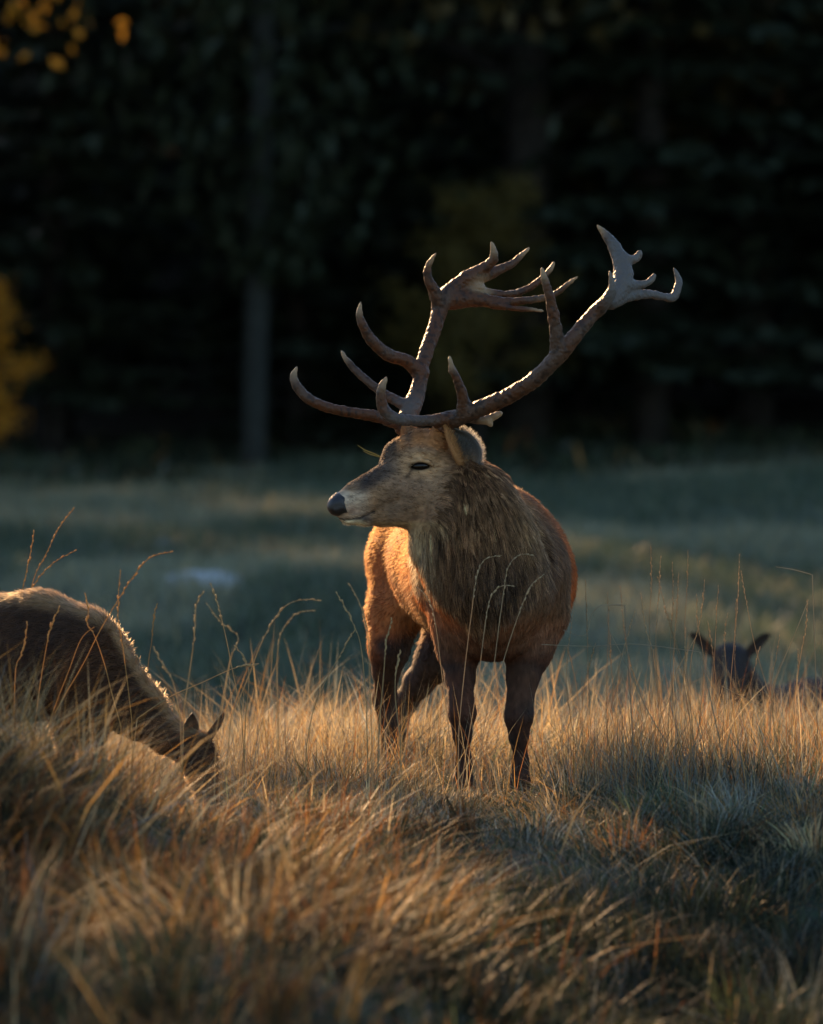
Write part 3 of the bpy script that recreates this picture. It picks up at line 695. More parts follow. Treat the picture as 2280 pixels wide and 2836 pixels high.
# antlers, traced on a 1.52x enlargement of the photograph's crop at (780, 600)
def Zp(zx, zy, d): return S(780 + zx / 1.5202, 600 + zy / 1.5202, d)
def Zr(r): return r / 1.5202 * PX
far_antler = [
    [(505, 895, .035, 30), (520, 865, .05, 38), (548, 805, .07, 46), (578, 720, .10, 37), (590, 640, .13, 35), (612, 560, .17, 36), (645, 470, .22, 38), (668, 385, .25, 41), (695, 325, .27, 38)],
    [(490, 872, .03, 28), (410, 843, .00, 27), (300, 825, -.03, 24), (200, 805, -.05, 24), (115, 768, -.06, 24), (64, 712, -.06, 22), (50, 670, -.055, 14), (66, 632, -.05, 3)],
    [(525, 795, .06, 26), (450, 757, .09, 22), (380, 708, .11, 19), (320, 655, .13, 16), (275, 605, .14, 12), (252, 564, .15, 4)],
    [(588, 660, .12, 40), (525, 608, .10, 30), (450, 582, .06, 28), (390, 532, .03, 26), (350, 475, .01, 21), (328, 415, .0, 15), (334, 357, .0, 3)],
    [(670, 380, .25, 38), (645, 315, .22, 28), (617, 260, .2, 19), (618, 205, .19, 14), (651, 152, .18, 3)],
    [(695, 330, .27, 40), (780, 258, .28, 33), (850, 218, .29, 26), (892, 182, .28, 20), (894, 148, .27, 14), (883, 107, .26, 4)],
    [(780, 262, .28, 36), (860, 245, .31, 30), (925, 220, .33, 20), (975, 195, .34, 16), (1010, 162, .35, 12), (1043, 132, .36, 3)],
    [(700, 340, .27, 44), (770, 320, .29, 45), (860, 322, .31, 24), (950, 327, .33, 17), (1030, 307, .35, 16), (1090, 265, .37, 14), (1130, 225, .38, 11), (1148, 191, .39, 3)],
    [(710, 355, .27, 44), (800, 345, .27, 40), (900, 358, .26, 26), (985, 357, .25, 19), (1080, 346, .24, 15), (1150, 326, .23, 13), (1200, 288, .22, 10), (1250, 250, .21, 3)],
    [(880, 365, .26, 22), (960, 384, .23, 12), (1040, 391, .21, 9), (1104, 397, .2, 3)],
    [(780, 290, .29, 40), (830, 300, .30, 34)],
]
near_antler = [
    [(672, 900, -.10, 34), (690, 868, -.11, 40), (730, 852, -.125, 40), (800, 822, -.16, 40), (880, 790, -.2, 41), (980, 742, -.25, 39), (1070, 682, -.29, 39), (1140, 612, -.32, 40), (1200, 545, -.33, 40), (1260, 472, -.32, 37), (1320, 402, -.30, 34), (1375, 350, -.28, 34)],
    [(715, 850, -.12, 36), (640, 858, -.16, 27), (545, 858, -.2, 26), (475, 848, -.235, 27), (434, 815, -.25, 25), (418, 765, -.26, 21), (424, 712, -.265, 16), (443, 673, -.265, 3)],
    [(770, 828, -.15, 36), (762, 755, -.18, 24), (742, 690, -.20, 18), (717, 640, -.21, 14), (708, 587, -.215, 3)],
    [(1168, 580, -.32, 40), (1158, 505, -.34, 30), (1146, 420, -.36, 26), (1130, 340, -.375, 21), (1110, 270, -.385, 15), (1094, 213, -.39, 3)],
    [(1330, 395, -.30, 30), (1375, 345, -.33, 24), (1394, 297, -.345, 18), (1381, 229, -.355, 3)],
    [(1385, 350, -.28, 38), (1425, 300, -.25, 46), (1440, 240, -.23, 45), (1425, 175, -.21, 38), (1392, 112, -.2, 25), (1360, 70, -.19, 16), (1329, 36, -.185, 3)],
    [(1430, 185, -.22, 34), (1478, 182, -.21, 16), (1498, 172, -.2, 11), (1506, 160, -.2, 9), (1509, 148, -.2, 4)],
    [(1440, 290, -.24, 46), (1485, 290, -.22, 22), (1525, 284, -.21, 13), (1555, 268, -.2, 12), (1571, 246, -.2, 6)],
    [(1390, 360, -.28, 34), (1450, 336, -.24, 28), (1540, 326, -.18, 20), (1612, 338, -.14, 16), (1650, 340, -.12, 18), (1668, 300, -.11, 16), (1671, 262, -.1, 13), (1651, 214, -.1, 3)],
    [(790, 848, -.15, 20), (850, 858, -.13, 16), (900, 838, -.12, 13), (924, 828, -.12, 8)], [(860, 856, -.13, 14), (884, 878, -.12, 7)],
]
def antler(chains, flat):
    pts = np.array([Zp(a, b_, d) for c in chains for a, b_, d, _ in c]); lo, hi = pts.min(0) - .06, pts.max(0) + .06
    A = Field(lo, hi, .003)
    for ci, c in enumerate(chains):
        q = curve_pts([(*Zp(a, b_, d), Zr(rr)) for a, b_, d, rr in c], len(c) * 3)
        A.chain([(p[:3], max(p[3] * (.86 - .12 * j_ / len(q)), .0016)) for j_, p in enumerate(q)], .010 if ci else .008)
    # coronet, the knobbly ring at the base
    b0 = Zp(*chains[0][1][:3]); t0 = unit(Zp(*chains[0][1][:3]) - Zp(*chains[0][0][:3])); s0 = unit(np.cross(t0, [0, 1, 0])); u0 = np.cross(t0, s0)
    for k in range(13):
        a = k / 13 * 6.283; c = b0 - t0 * .016 + (s0 * math.cos(a) + u0 * math.sin(a)) * .036
        A.seg(c, c + t0 * .004, .0085, .008, .006)
    V, Q = A.mesh(1)
    # fine bumps and grooves along the beam
    nn = A.grad(V); V = V + nn * ((noise3(V, .007) - .5) * .0034 + (noise3(V, .02) - .5) * .003)[:, None]
    n1, n2 = noise3(V, .012), noise3(V, .06)
    col = np.tile(np.array([.085, .032, .012]), (len(V), 1))
    col = mixc(col, (.075, .05, .034), sstep(.42, .72, n2) * .65); col = mixc(col, (.022, .013, .009), sstep(.52, .75, n1) * .7)
    tips = np.array([Zp(*c[-1][:3]) for c in chains[1:]]); rad = np.full(len(V), 9.)
    for t in tips: rad = np.minimum(rad, np.linalg.norm(V - t, axis=1))
    col = mixc(col, (.40, .27, .15), sstep(.07, .005, rad) * .85)
    px, py, _ = proj(V); col = mixc(col, (.11, .106, .10), flat(px, py) * .85)
    return mesh_obj('antler', mesh_np('antler', local(V, stag_org), Q, col=col), M_ANTLER, stag)
antler(far_antler, lambda x, y: gauss(x, y, 1145, 1125, 60, 40) * .8)
antler(near_antler, lambda x, y: np.clip(sstep(1660, 1700, x) + gauss(x, y, 1110, 1165, 70, 30) * .7, 0, 1))
# sprig of straw caught on the head
sp = [S(*p) for p in ((1070, 1272, .02), (1040, 1258, .01), (1010, 1246, 0), (991, 1233, -.01))]
Vs1 = tube(sp, [.002, .002, .0018, .001], 5); Vs2 = tube([S(1052, 1266, .01), S(1025, 1258, 0), S(1006, 1249, -.01)], [.0018, .0018, .001], 5)
Vs, Qs = merge([Vs1, Vs2])
so = mesh_obj('straw_sprig', mesh_np('straw_sprig', Vs, Qs, col=np.tile([.36, .33, .12], (len(Vs), 1))), M_STALK)
tag(so, 'yellow sprig of straw caught on the forehead of the stag', 'straw')

# ------------------------------------------------------------------ two hinds
def hind(name, label, earcol, base_y, prims, lo, hi, h, colf, ears, eyes, nose, furn, furlen, seed, org, flowv, weight=None, dy=0):
    t = empty(name, org, label, 'deer')
    Fh = Field(lo, hi, h)
    for pts, k, sc in prims: Fh.chain([(pix(x, y + dy, base_y + d), r_ * base_y / FPX) for x, y, d, r_ in pts], k, sc)
    V, Q = Fh.mesh(2)
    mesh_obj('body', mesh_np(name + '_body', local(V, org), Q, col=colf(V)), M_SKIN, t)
    for G in ears:
        Ve, Qe = grid_mesh(G, .006); mesh_obj('ear', mesh_np('hind_ear', local(Ve, org), Qe, col=np.tile(earcol, (len(Ve), 1))), M_SKIN, t)
    for e in eyes:
        Ve, Qe = ellipsoid(e, [(.018, 0, 0), (0, .018, 0), (0, 0, .015)]); mesh_obj('eye', mesh_np('hind_eye', local(Ve, org), Qe), M_EYE, t)
    Ve, Qe = ellipsoid(nose, [(.03, 0, 0), (0, .024, 0), (0, 0, .022)]); mesh_obj('nose', mesh_np('hind_nose', local(Ve, org), Qe), M_NOSE, t)
    r = np.random.default_rng(seed); P = scatter(V, Q, furn, r, weight); Nn = Fh.grad(P)
    f = np.tile(np.array(flowv, float), (furn, 1)); f = unit(f - Nn * (f * Nn).sum(1)[:, None] + r.normal(0, .2, (furn, 3)))
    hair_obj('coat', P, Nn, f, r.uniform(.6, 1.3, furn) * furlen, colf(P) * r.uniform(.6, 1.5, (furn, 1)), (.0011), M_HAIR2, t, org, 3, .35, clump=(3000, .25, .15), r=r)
    return t, Fh
HY = 17.6
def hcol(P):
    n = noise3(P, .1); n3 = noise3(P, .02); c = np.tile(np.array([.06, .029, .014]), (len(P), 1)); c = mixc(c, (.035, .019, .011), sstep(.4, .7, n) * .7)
    c = mixc(c, (.34, .2, .09), sstep(.05, -.0, np.interp(P[:, 0] * FPX / P[:, 1] + CX, [-400, 30, 200, 299, 343, 388, 436, 501], [1655, 1645, 1672, 1719, 1796, 1869, 1925, 2006]) * -HY / FPX + CAMZ + CY * HY / FPX - P[:, 2]) * .8)  # rim light painted as a pale ridge, the rest darkened as shaded side
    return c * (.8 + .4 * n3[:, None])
prims = [
    ([(205, 1842, .10, 148), (-120, 1835, .28, 168), (-380, 1810, .42, 150), (-450, 1800, .46, 135)], .08, (1, 1, 1)),
    ([(225, 1765, .10, 74), (110, 1728, .16, 76), (-60, 1730, .25, 70)], .08, (1, 1, 1)),
    ([(262, 1838, .06, 92), (312, 1900, .03, 76), (384, 1966, 0, 63), (462, 2034, -.05, 47)], .06, (1, .8, 1)),
    ([(475, 2042, -.06, 46), (540, 2075, -.10, 46), (560, 2130, -.16, 38), (572, 2200, -.23, 26), (575, 2225, -.25, 22)], .03, (1, 1, 1)),
    ([(240, 1900, .02, 70), (250, 2010, .0, 38), (252, 2120, -.02, 26), (252, 2230, .0, 19), (250, 2385, .0, 20)], .05, (1, 1, 1)),
    ([(200, 1900, .28, 70), (190, 2010, .30, 38), (196, 2120, .30, 26), (200, 2230, .30, 19), (200, 2345, .30, 20)], .05, (1, 1, 1)),
    ([(-420, 1850, .36, 110), (-400, 1990, .32, 60), (-450, 2110, .36, 32), (-440, 2250, .36, 20), (-438, 2370, .36, 20)], .06, (1, 1, 1)),
    ([(-400, 1850, .58, 110), (-370, 1990, .6, 60), (-415, 2110, .64, 32), (-405, 2230, .64, 20), (-404, 2330, .64, 20)], .06, (1, 1, 1)),
]
def leaf_ear(base, tip, w, cup, side, nu=14, nv=9):
    base, tip = np.array(base), np.array(tip); side = unit(np.array(side, float)); ax = unit(tip - base); nrm = np.cross(ax, side)
    u = np.linspace(0, 1, nu)[:, None, None]; v = np.linspace(-1, 1, nv)[None, :, None]
    W = w * (np.sin(np.clip(u * .93 + .07, 0, 1) * np.pi) ** .75 * (1 - .25 * u))
    return base + (tip - base) * u + side * v * W + nrm * cup * (1 - v ** 2) * (1 - u * .5)
HP = lambda x, y, d=0: pix(x, y, HY + d)
e1 = leaf_ear(HP(524, 2062, -.10), HP(534, 1976, -.12), .030, .022, (1, .25, 0)); e2 = leaf_ear(HP(566, 2066, -.10), HP(619, 1974, -.10), .030, .022, (.9, -.2, .5))
h_org = np.array([float(HP(250, 2300)[0]), HY, float(height(float(HP(250, 2300)[0]), HY))])
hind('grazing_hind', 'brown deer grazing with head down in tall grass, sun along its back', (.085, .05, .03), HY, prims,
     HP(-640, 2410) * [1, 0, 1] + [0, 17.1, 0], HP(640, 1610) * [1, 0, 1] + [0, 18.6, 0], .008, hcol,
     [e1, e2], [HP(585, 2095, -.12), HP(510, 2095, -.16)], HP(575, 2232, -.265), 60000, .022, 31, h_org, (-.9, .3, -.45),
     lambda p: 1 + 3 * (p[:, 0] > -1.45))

LY = 24.5
LP = lambda x, y, d=0: pix(x, y + 55, LY + d)
def lcol(P):
    x = P[:, 0] * FPX / P[:, 1] + CX; y = CY - (P[:, 2] - CAMZ) * FPX / P[:, 1]
    n = noise3(P, .12); c = np.tile(np.array([.035, .026, .022]), (len(P), 1)); c = mixc(c, (.06, .034, .024), sstep(.4, .7, n) * .6)
    f = (P[:, 1] < LY + .2); c = mixc(c, (.03, .03, .033), gauss(x, y, 2025, 1800, 34, 70) * f); c = mixc(c, (.2, .13, .1), gauss(x, y, 1960, 1775, 26, 34) * f * .8)
    return c
prims = [
    ([(2022, 1775, 0, 50), (2018, 1830, -.06, 40), (2010, 1890, -.14, 27), (2008, 1912, -.17, 23)], .04, (1, 1, 1)),
    ([(2030, 1790, .06, 46), (2060, 1870, .22, 58), (2110, 1940, .42, 80)], .06, (1, 1, 1)),
    ([(2110, 1960, .42, 108), (2250, 1960, .75, 128), (2400, 1970, 1.0, 112)], .08, (1, 1, 1)),
    ([(2090, 2040, .25, 50), (2060, 2120, .0, 30), (2160, 2150, -.02, 24)], .05, (1, 1, 1)),
    ([(2400, 2030, .85, 80), (2320, 2130, .6, 42), (2240, 2165, .55, 26)], .05, (1, 1, 1)),
]
e1 = leaf_ear(LP(1985, 1755, 0), LP(1908, 1702, .0), .055, -.03, (.35, .15, -1)); e2 = leaf_ear(LP(2062, 1755, 0), LP(2136, 1704, .0), .055, .03, (-.35, .15, -1))
l_org = np.array([float(LP(2200, 2100)[0]), LY + .5, float(height(float(LP(2200, 2100)[0]), LY + .5))])
hind('resting_hind', 'dark deer lying low behind the tall grass, ears spread', (.035, .026, .02), LY, prims,
     LP(1860, 2230) * [1, 0, 1] + [0, LY - .5, 0], LP(2580, 1660) * [1, 0, 1] + [0, LY + 1.5, 0], .012, lcol,
     [e1, e2], [LP(1984, 1800, -.05), LP(2060, 1800, -.05)], LP(2008, 1918, -.19), 15000, .025, 32, l_org, (.3, .8, -.4), dy=55)

# ------------------------------------------------------------------ stones in the meadow
def on_ground(px, py, y0=25, y1=60):
    ys = np.arange(y0, y1, .1); P = pix(px, py, ys); i = np.argmax(P[:, 2] < height(P[:, 0], P[:, 1])); return P[i]
def stone(px, py, wpx, hpx, seed, label, mat=M_STONE):
    p = on_ground(px, py); s = p[1] / FPX; w, hh = wpx * s * .5, hpx * s
    V, Q = ellipsoid(np.zeros(3), [(w, 0, 0), (0, w * .7, 0), (0, 0, hh)], 28, 18)
    q = V / w + seed * 5; k = 1 + .5 * (noise3(q, .7) - .5) + .25 * (noise3(q, .3) - .5); V = V * k[:, None]
    V[:, 2] = np.where(V[:, 2] > hh * .6, hh * .6 + (V[:, 2] - hh * .6) * .4, V[:, 2])
    o = mesh_obj('boulder', mesh_np('boulder', V, Q), mat); o.location = p; tag(o, label, 'boulder')
stone(565, 1625, 250, 60, 1, 'broad pale grey boulder lying in the shaded meadow')
stone(452, 1520, 60, 38, 2, 'small pale round stone in the meadow, beyond the broad boulder')
stone(1012, 1540, 60, 30, 3, 'small pale stone in the meadow beside the chest of the stag')

# ------------------------------------------------------------------ grass
def blades(name, P, H, W, az, lean, col, label, cat='grass', curl=.5):
    """one mesh of tapered bent blades: roots P, heights H, widths W, lean direction az and amount"""
    n = len(P); d = np.stack([np.cos(az), np.sin(az), np.zeros(n)], -1)
    fa = rng.uniform(0, np.pi, n); s = np.stack([np.cos(fa), np.sin(fa), np.zeros(n)], -1)
    rows = []
    for t, wv in ((0, 1), (.4, .85), (.75, .55), (1, 0)):
        b = lean * t + curl * lean * t * t
        c = P + d * (H * b)[:, None]; c[:, 2] += H * (t - .28 * np.minimum(lean, 1.5) * t * t * (1 + curl)) - .02 * (t == 0)
        if wv: rows += [c - s * (W * wv * .5)[:, None], c + s * (W * wv * .5)[:, None]]
        else: rows.append(c)
    V = np.stack(rows, 1); base = (np.arange(n) * 7)[:, None]
    Q = (base[:, None] + np.array([[0, 1, 3, 2], [2, 3, 5, 4]])[None]).reshape(-1, 4) if False else (base[:, :, None] + np.array([[0, 1, 3, 2], [2, 3, 5, 4]])[None]).reshape(-1, 4)
    T = (base + np.array([[4, 5, 6]])).reshape(-1, 3)
    C = np.repeat(np.clip(col, .004, .85), 7, 0)
    o = mesh_obj(name, mesh_np(name, V.reshape(-1, 3), Q, T, col=C, smooth=False), M_GRASS); tag(o, label, cat, kind='stuff'); return o
STRAW = np.array([.44, .33, .17]); GOLD = np.array([.42, .23, .065]); RUST = np.array([.30, .13, .045]); GREY = np.array([.19, .205, .175]); GREEN = np.array([.065, .085, .042]); DARK = np.array([.035, .045, .03])
def pick(n, w, P=None):
    pal = np.stack([STRAW, GOLD, RUST, GREY, GREEN, DARK]); w = np.asarray(w, float)
    if w.ndim == 1: w = np.tile(w, (n, 1))
    w = w / w.sum(1, keepdims=True); c = w.cumsum(1); u = rng.random((n, 1)); k = (u > c).sum(1).clip(0, 5)
    return pal[k] * np.exp(rng.normal(-.08, .32, (n, 1))).clip(.4, 1.7)
def field_pts(n, y0, y1, margin=.9):
    """points in the view's wedge, a margin wider on both sides"""
    m = int(n * 2.2); y = rng.uniform(y0, y1, m); hw = 1140 * y / FPX + margin
    x = rng.uniform(-1, 1, m) * (1140 * y1 / FPX + margin); k = np.abs(x) < hw; x, y = x[k][:n], y[k][:n]
    return x, y
def with_z(x, y): return np.stack([x, y, height(x, y)], -1)

def tussocks(n, y0, y1, margin, per, hfun, wfun, azfun, lean, width, name, label, rad=(.05, .14), tone=1.0):
    """tufts: blades leaning outwards from their own centre, with one tone and height for each tuft"""
    cx, cy = field_pts(n, y0, y1, margin); n = len(cx); m = rng.integers(int(per * .5), int(per * 1.5), n); k = np.repeat(np.arange(n), m)
    rr_ = rng.uniform(*rad, n)[k]; a = rng.uniform(0, 6.283, len(k)); q = np.sqrt(rng.random(len(k)))
    x = cx[k] + np.cos(a) * q * rr_; y = cy[k] + np.sin(a) * q * rr_
    H = (hfun(cx, cy) * rng.uniform(.6, 1.3, n))[k] * rng.uniform(.45, 1.1, len(k)); lt = (np.exp(rng.normal(0, .35, n)))[k]
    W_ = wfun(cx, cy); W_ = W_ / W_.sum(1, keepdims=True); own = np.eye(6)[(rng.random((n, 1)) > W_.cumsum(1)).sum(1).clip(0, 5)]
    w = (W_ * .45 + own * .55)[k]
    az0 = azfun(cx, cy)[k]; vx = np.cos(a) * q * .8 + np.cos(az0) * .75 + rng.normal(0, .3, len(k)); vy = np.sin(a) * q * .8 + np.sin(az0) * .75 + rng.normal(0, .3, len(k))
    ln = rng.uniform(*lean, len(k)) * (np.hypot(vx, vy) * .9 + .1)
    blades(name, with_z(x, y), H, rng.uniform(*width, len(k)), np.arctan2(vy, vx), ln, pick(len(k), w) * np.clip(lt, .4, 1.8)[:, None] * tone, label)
Z_ = lambda x: 0 * x
# low green sward under everything near
x, y = field_pts(52000, 8.0, 19.4, .7)
blades('green_sward', with_z(x, y), rng.uniform(.03, .09, len(x)), rng.uniform(.003, .007, len(x)), rng.uniform(0, 6.28, len(x)), rng.uniform(.2, 1.2, len(x)), pick(len(x), (.04, .03, .06, .08, .4, .7)), 'low dark green grass under the tufts')
# foreground tufts, 8 to 16.4 m
lf = lambda x: sstep(.3, -.5, x)  # darker, greener mix to the right and low tone paint in shade
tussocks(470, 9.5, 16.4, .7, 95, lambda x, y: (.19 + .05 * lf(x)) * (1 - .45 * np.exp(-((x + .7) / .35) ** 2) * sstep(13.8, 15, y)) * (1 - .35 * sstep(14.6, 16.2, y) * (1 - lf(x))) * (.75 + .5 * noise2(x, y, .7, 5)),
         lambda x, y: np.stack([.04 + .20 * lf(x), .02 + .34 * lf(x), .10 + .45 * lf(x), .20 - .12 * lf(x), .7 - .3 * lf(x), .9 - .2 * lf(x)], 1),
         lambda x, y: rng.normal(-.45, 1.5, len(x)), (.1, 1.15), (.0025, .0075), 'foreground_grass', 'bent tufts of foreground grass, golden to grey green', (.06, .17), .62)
x, y = field_pts(1200, 11.5, 16.2, .5); k_ = rng.random(len(x)) < .02 + .8 * lf(x + .2); x, y = x[k_], y[k_]
blades('straw_blades', with_z(x, y), rng.uniform(.22, .44, len(x)), rng.uniform(.004, .009, len(x)), rng.normal(-.35, 1.3, len(x)), rng.uniform(.2, 1.5, len(x)), pick(len(x), (.7, .25, .12, .15, 0, 0)), 'long pale bent straws over the foreground tufts').data.materials[0] = M_STRAW
x = rng.uniform(-2.2, -.74, 5200); y = rng.uniform(15.6, 17.2, 5200)
blades('bank_grass', with_z(x, y), rng.uniform(.24, .50, 5200) * (.6 + .7 * noise2(x, y, .4, 23)) * (1 - .4 * sstep(-1.0, -.75, x)), rng.uniform(.002, .005, 5200), rng.uniform(0, 6.28, 5200), rng.uniform(.05, .8, 5200), pick(5200, (.5, .4, .25, .1, .1, .1)), 'golden grass standing before the legs of the grazing deer')
# tufts and fine grass round the stag
rt_ = lambda x: sstep(.25, .6, x)  # less straw, more grey and green on the right: shade put into colour
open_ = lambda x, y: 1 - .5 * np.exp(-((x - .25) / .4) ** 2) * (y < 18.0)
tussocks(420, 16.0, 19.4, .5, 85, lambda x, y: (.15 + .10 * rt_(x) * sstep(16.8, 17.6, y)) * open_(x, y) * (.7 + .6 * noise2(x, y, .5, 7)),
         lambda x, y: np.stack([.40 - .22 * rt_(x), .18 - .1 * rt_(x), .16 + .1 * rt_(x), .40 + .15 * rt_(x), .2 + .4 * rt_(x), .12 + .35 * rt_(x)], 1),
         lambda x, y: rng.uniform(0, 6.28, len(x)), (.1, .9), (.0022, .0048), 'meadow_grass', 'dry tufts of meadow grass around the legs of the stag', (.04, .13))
x, y = field_pts(9000, 15.5, 19.0, .4)
blades('tangled_grass', with_z(x, y), rng.uniform(.14, .32, len(x)) * open_(x, y), rng.uniform(.0014, .0026, len(x)), rng.uniform(0, 6.28, len(x)), rng.uniform(.5, 1.7, len(x)), pick(len(x), (.4, .12, .12, .6, .2, .1)), 'thin pale straws lying tangled over the meadow grass')
x, y = field_pts(9000, 17.0, 19.6, .4); k_ = rng.random(len(x)) < .10 + .9 * sstep(.35, .7, x) + .45 * (x < .1) * (y > 18.4); x, y = x[k_], y[k_]
blades('tall_grass', with_z(x, y), rng.uniform(.22, .50, len(x)) * (.6 + .6 * noise2(x, y, .3, 17)), rng.uniform(.0016, .003, len(x)), rng.uniform(0, 6.28, len(x)), rng.uniform(.03, .45, len(x)), pick(len(x), (.5, .2, .28, .3, .05, 0)), 'tall thin upright dry grass beside the stag')
# golden grass behind the stag, 19 to 24.5 m
n_ = 42000; x, y = field_pts(n_, 19.2, 24.5, .6)
cl_ = noise2(x, y, .4, 9)
H = (.08 + .30 * cl_ ** 1.3 + .16 * rng.random(len(x)) ** 4) * (.8 + .4 * noise2(x, y, 1.1, 14))
w = np.stack([.85 + 0 * x, .12 + 0 * x, .04 + 0 * x, .3 + 0 * x, .10 + 0 * x, .02 + 0 * x], 1)
blades('golden_grass', with_z(x, y), H, rng.uniform(.003, .006, len(x)), rng.normal(.2, 1.2, len(x)), rng.uniform(.1, .8, len(x)), pick(len(x), w) * np.array([1.25, 1.3, 1.4]), 'taller golden dry grass behind the stag')
x, y = field_pts(3400, 19.5, 23.5, .5)
blades('wispy_grass', with_z(x, y), rng.uniform(.25, .62, len(x)) * (.5 + .8 * noise2(x, y, .5, 29)), rng.uniform(.002, .0042, len(x)), rng.uniform(0, 6.28, len(x)), rng.uniform(.05, .7, len(x)), pick(len(x), (.8, .2, .1, .35, 0, 0)) * 1.2, 'tall wispy pale stems rising over the golden grass')
# meadow beyond, 24 to 63 m
n_ = 105000; x, y = field_pts(n_, 24.3, 63, 2.0)
c2 = noise2(x * .45, y * .2, .75, 10); c3 = noise2(x, y, .8, 12); tan = sstep(.42, .62, c2)
H = (.10 + .14 * c3) * rng.uniform(.6, 1.4, len(x))
w = np.stack([.08 + .5 * tan, .04 * tan, .03 * tan, .55 + .8 * tan, .6 - .45 * tan, .4 - .37 * tan], 1)
mean_ = np.array([[.072, .10, .064]]) + tan[:, None] * np.array([[.12, .105, .065]])
blades('distant_meadow_grass', with_z(x, y), H, rng.uniform(.008, .022, len(x)), rng.uniform(0, 6.28, len(x)), rng.uniform(.1, 1.0, len(x)), pick(len(x), w) * .45 + mean_ * .85, 'grey green grass of the meadow up to the forest')
# uneven undergrowth along the forest's edge
x, y = field_pts(9000, 59.5, 67, 2.0)
blades('undergrowth', with_z(x, y), (.10 + .5 * noise2(x, y, 1.3, 19) ** 2) * rng.uniform(.5, 1.3, len(x)), rng.uniform(.03, .08, len(x)), rng.uniform(0, 6.28, len(x)), rng.uniform(.2, 1.0, len(x)), pick(len(x), (.02, .01, .06, .05, .7, .8)) * .8, 'dark low undergrowth along the edge of the forest', 'undergrowth')

# ------------------------------------------------------------------ single stalks with seed heads
def stalk(pts, yd, head, label, group, col=(.45, .31, .14), rad=.0016, beads=12, base_y=None):
    """pts: pixel path from tip down to where it enters the grass; continued to the ground"""
    p = curve_pts([(a, b_) for a, b_ in pts], max(8, 4 * len(pts)))
    P = pix(p[:, 0], p[:, 1], np.full(len(p), yd)); e = P[-1]
    gx_, gz = e[0] + (P[-1, 0] - P[-3, 0]) * 1.5, float(height(e[0], yd))
    if e[2] > gz: P = np.concatenate([P, [[(e[0] * .5 + gx_ * .5), yd, (e[2] + gz) / 2], [gx_, yd, gz - .02]]])
    base = P[-1].copy()
    t = empty('grass_stalk', base, label, 'grass stalk', group)
    k = len(P); Vt, Qt = tube(P, np.linspace(.7, 1.25, k) * rad, 5); c = np.tile(np.array(col), (len(Vt), 1)) * (.8 + .4 * noise3(Vt, .05))[:, None]
    mesh_obj('stem', mesh_np('stem', local(Vt, base), Qt, col=c), M_STALK, t)
    if head:
        L = np.concatenate([[0], np.cumsum(np.linalg.norm(np.diff(P[:len(p)], axis=0), axis=1))]); parts = []
        for i in range(beads):
            f = (i + .3) / beads * head; q = np.array([np.interp(f * L[-1], L, P[:len(p), a]) for a in range(3)])
            tg = unit(np.array([np.interp(f * L[-1] + .01, L, P[:len(p), a]) for a in range(3)]) - q) * -1
            f += rng.normal(0, .012)
            sd = unit(np.cross(tg, [0, 1, 0])) * rng.choice((-1, 1)) * rng.uniform(.4, 1.1); s = rad * rng.uniform(1.5, 2.7) * (1.15 - .4 * abs(2 * i / beads - 1))
            parts.append(ellipsoid(q + sd * s * .6 + tg * rng.normal(0, .003), [tg * s * 2.4 + sd * s * .5, np.array([0, s, 0]), unit(sd) * s * .8], 6, 5))
        Vb, Qb = merge(parts); mesh_obj('seed_head', mesh_np('seed_head', local(Vb, base), Qb, col=np.tile(np.array(col) * 1.15, (len(Vb), 1))), M_STALK, t)['kind'] = 'stuff'
GS = 'stalks before the stag'
for k, pts in enumerate((
    [(1390, 1538), (1340, 1552), (1318, 1610), (1306, 1700), (1290, 1830), (1272, 2010), (1270, 2100)],
    [(1480, 1540), (1440, 1536), (1408, 1570), (1395, 1640), (1380, 1750), (1366, 1860), (1340, 2020), (1325, 2120)],
    [(1508, 1590), (1470, 1622), (1445, 1680), (1420, 1750), (1395, 1830), (1370, 1930), (1335, 2060)],
    [(1425, 1625), (1400, 1621), (1370, 1636), (1352, 1680), (1340, 1760), (1322, 1900), (1290, 2090)],
    [(1150, 1625), (1172, 1640), (1195, 1680), (1208, 1740), (1222, 1850), (1236, 1960), (1250, 2080)])):
    stalk(pts, 17.35 + .08 * k, .28, 'thin arching pale grass stalk standing before the chest of the stag', GS, (.50, .38, .22), .0013, 10)
GL = 'stalks by the grazing deer'
for k, (pts, yd, hd_) in enumerate((
    ([(95, 1470), (85, 1530), (72, 1590), (62, 1640), (55, 1760), (50, 1900)], 18.3, .45), ([(205, 1408), (165, 1460), (130, 1530), (95, 1600), (80, 1680), (70, 1850)], 18.4, .45),
    ([(212, 1524), (170, 1545), (130, 1575), (95, 1620), (70, 1690), (60, 1850)], 18.4, .5),
    ([(478, 1528), (430, 1538), (398, 1560), (360, 1610), (310, 1690), (270, 1760), (230, 1840), (150, 1980), (120, 2070)], 17.0, .35),
    ([(335, 1580), (330, 1620), (328, 1680), (328, 1720), (340, 1790), (352, 1880), (365, 1990)], 17.2, .6),
    ([(238, 1646), (245, 1690), (242, 1730), (262, 1760), (290, 1840), (310, 1920), (335, 2010)], 17.1, .3),
    ([(76, 1722), (72, 1760), (60, 1810), (44, 1850), (40, 1960)], 16.9, .55), ([(165, 1682), (140, 1740), (122, 1830), (108, 1920), (96, 2020)], 16.9, .3),
    ([(262, 1736), (225, 1770), (190, 1860), (155, 1950), (125, 2040)], 16.9, .0), ([(434, 1674), (425, 1720), (420, 1780), (412, 1830), (400, 1960)], 18.6, .3))):
    stalk(pts, yd, hd_, 'golden grass stalk with seed head rising beside the grazing deer', GL, (.50, .30, .10), .0014, 14)
GM = 'stalks between the deer'
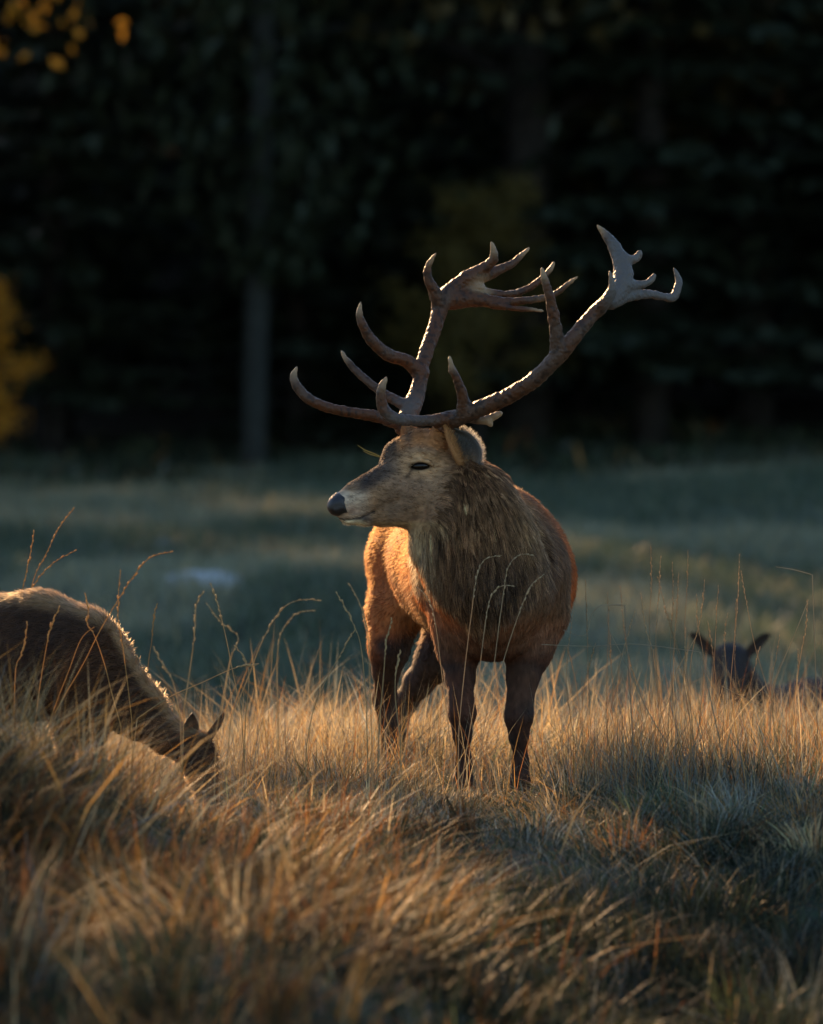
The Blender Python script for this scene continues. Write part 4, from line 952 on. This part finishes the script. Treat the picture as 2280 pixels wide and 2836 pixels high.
for k, (pts, yd, hd_) in enumerate((
    ([(582, 1615), (596, 1650), (605, 1680), (625, 1760), (645, 1860), (670, 1980)], 17.6, .3), ([(565, 1640), (545, 1670), (540, 1740), (530, 1830), (510, 1960)], 16.6, .5),
    ([(572, 1670), (610, 1720), (660, 1765), (640, 1820), (620, 1920), (600, 2020)], 16.4, .45), ([(890, 1665), (850, 1660), (800, 1672), (760, 1715), (720, 1790), (690, 1870), (640, 1990)], 16.8, .5),
    ([(870, 1690), (820, 1700), (780, 1750), (768, 1830), (770, 1960)], 16.5, .5), ([(985, 1740), (950, 1800), (905, 1880), (870, 1960), (850, 2060)], 17.8, .3),
    ([(652, 1788), (680, 1830), (690, 1880), (680, 1990)], 17.8, .4), ([(930, 1640), (955, 1680), (975, 1720), (1000, 1790), (1015, 1950)], 17.4, .4),
    ([(970, 1620), (1000, 1680), (1020, 1760), (1025, 1900), (1030, 2040)], 16.6, .4), ([(425, 1790), (450, 1840), (480, 1890), (500, 1990)], 16.4, .5),
    ([(715, 1840), (650, 1850), (560, 1890), (470, 1930), (380, 1990)], 17.5, .15), ([(1085, 1715), (1070, 1780), (1062, 1880), (1050, 2010)], 17.2, .4), ([(1110, 1800), (1098, 1850), (1095, 1930), (1108, 2040)], 17.3, .3))):
    stalk(pts, yd, hd_, 'bent dry grass stalk with seed head in the gap between the two deer', GM, (.42, .33, .17), .0015, 12)
GR = 'stalks right of the stag'
rr = np.random.default_rng(77)
tops = [(1802, 1510), (1830, 1540), (1862, 1560), (1906, 1522), (1880, 1585), (1822, 1596), (1952, 1605), (1990, 1620), (2048, 1534), (2052, 1580), (1775, 1640), (1718, 1622), (1683, 1640), (1622, 1605),
        (2040, 1660), (1930, 1650), (2236, 1660), (2160, 1760), (1760, 1690), (1850, 1700), (1900, 1740), (2105, 1790), (1960, 1720), (2015, 1700), (1690, 1760), (1735, 1790), (1810, 1800), (2210, 1800), (1590, 1690), (1650, 1780), (1570, 1790)]
for k, (tx, ty) in enumerate(tops):
    bx_ = tx + rr.normal(20, 55); yd = float(rr.uniform(17.3, 18.9)); by = 2080 + rr.uniform(-60, 60)
    mx_ = (tx + bx_) / 2 + rr.normal(0, 14)
    stalk([(tx, ty), (tx + (mx_ - tx) * .35 + rr.normal(0, 4), ty + (by - ty) * .2), (mx_, (ty + by) / 2), (bx_, by)], yd, (.38 if k % 3 else .25), 'upright thin dry grass stalk in the tall grass beside the stag', GR,
          tuple(np.array([.42, .30, .16]) * rr.uniform(.75, 1.15)), .0010, 14)
for k, pts in enumerate((
    [(1560, 1745), (1620, 1760), (1640, 1700), (1668, 1678), (1730, 1676)], [(1500, 1785), (1640, 1790), (1760, 1784), (1940, 1806)], [(2150, 1570), (2200, 1578), (2250, 1592)],
    [(2240, 1660), (2200, 1760), (2150, 1880), (2135, 1960)], [(1680, 1700), (1690, 1750), (1740, 1850), (1800, 1980), (1850, 2060)], [(2000, 1900), (2090, 1950), (2170, 2010), (2230, 2080)],
    [(1930, 1760), (1890, 1830), (1870, 1870), (1855, 1950), (1850, 2040)], [(1960, 1870), (1900, 1900), (1860, 1930), (1830, 1990), (1820, 2060)])):
    stalk(pts, 17.6 + .1 * k, 0, 'bent bare grass stem leaning across the tall grass beside the stag', 'bent stems right of the stag', (.34, .30, .20), .0016)
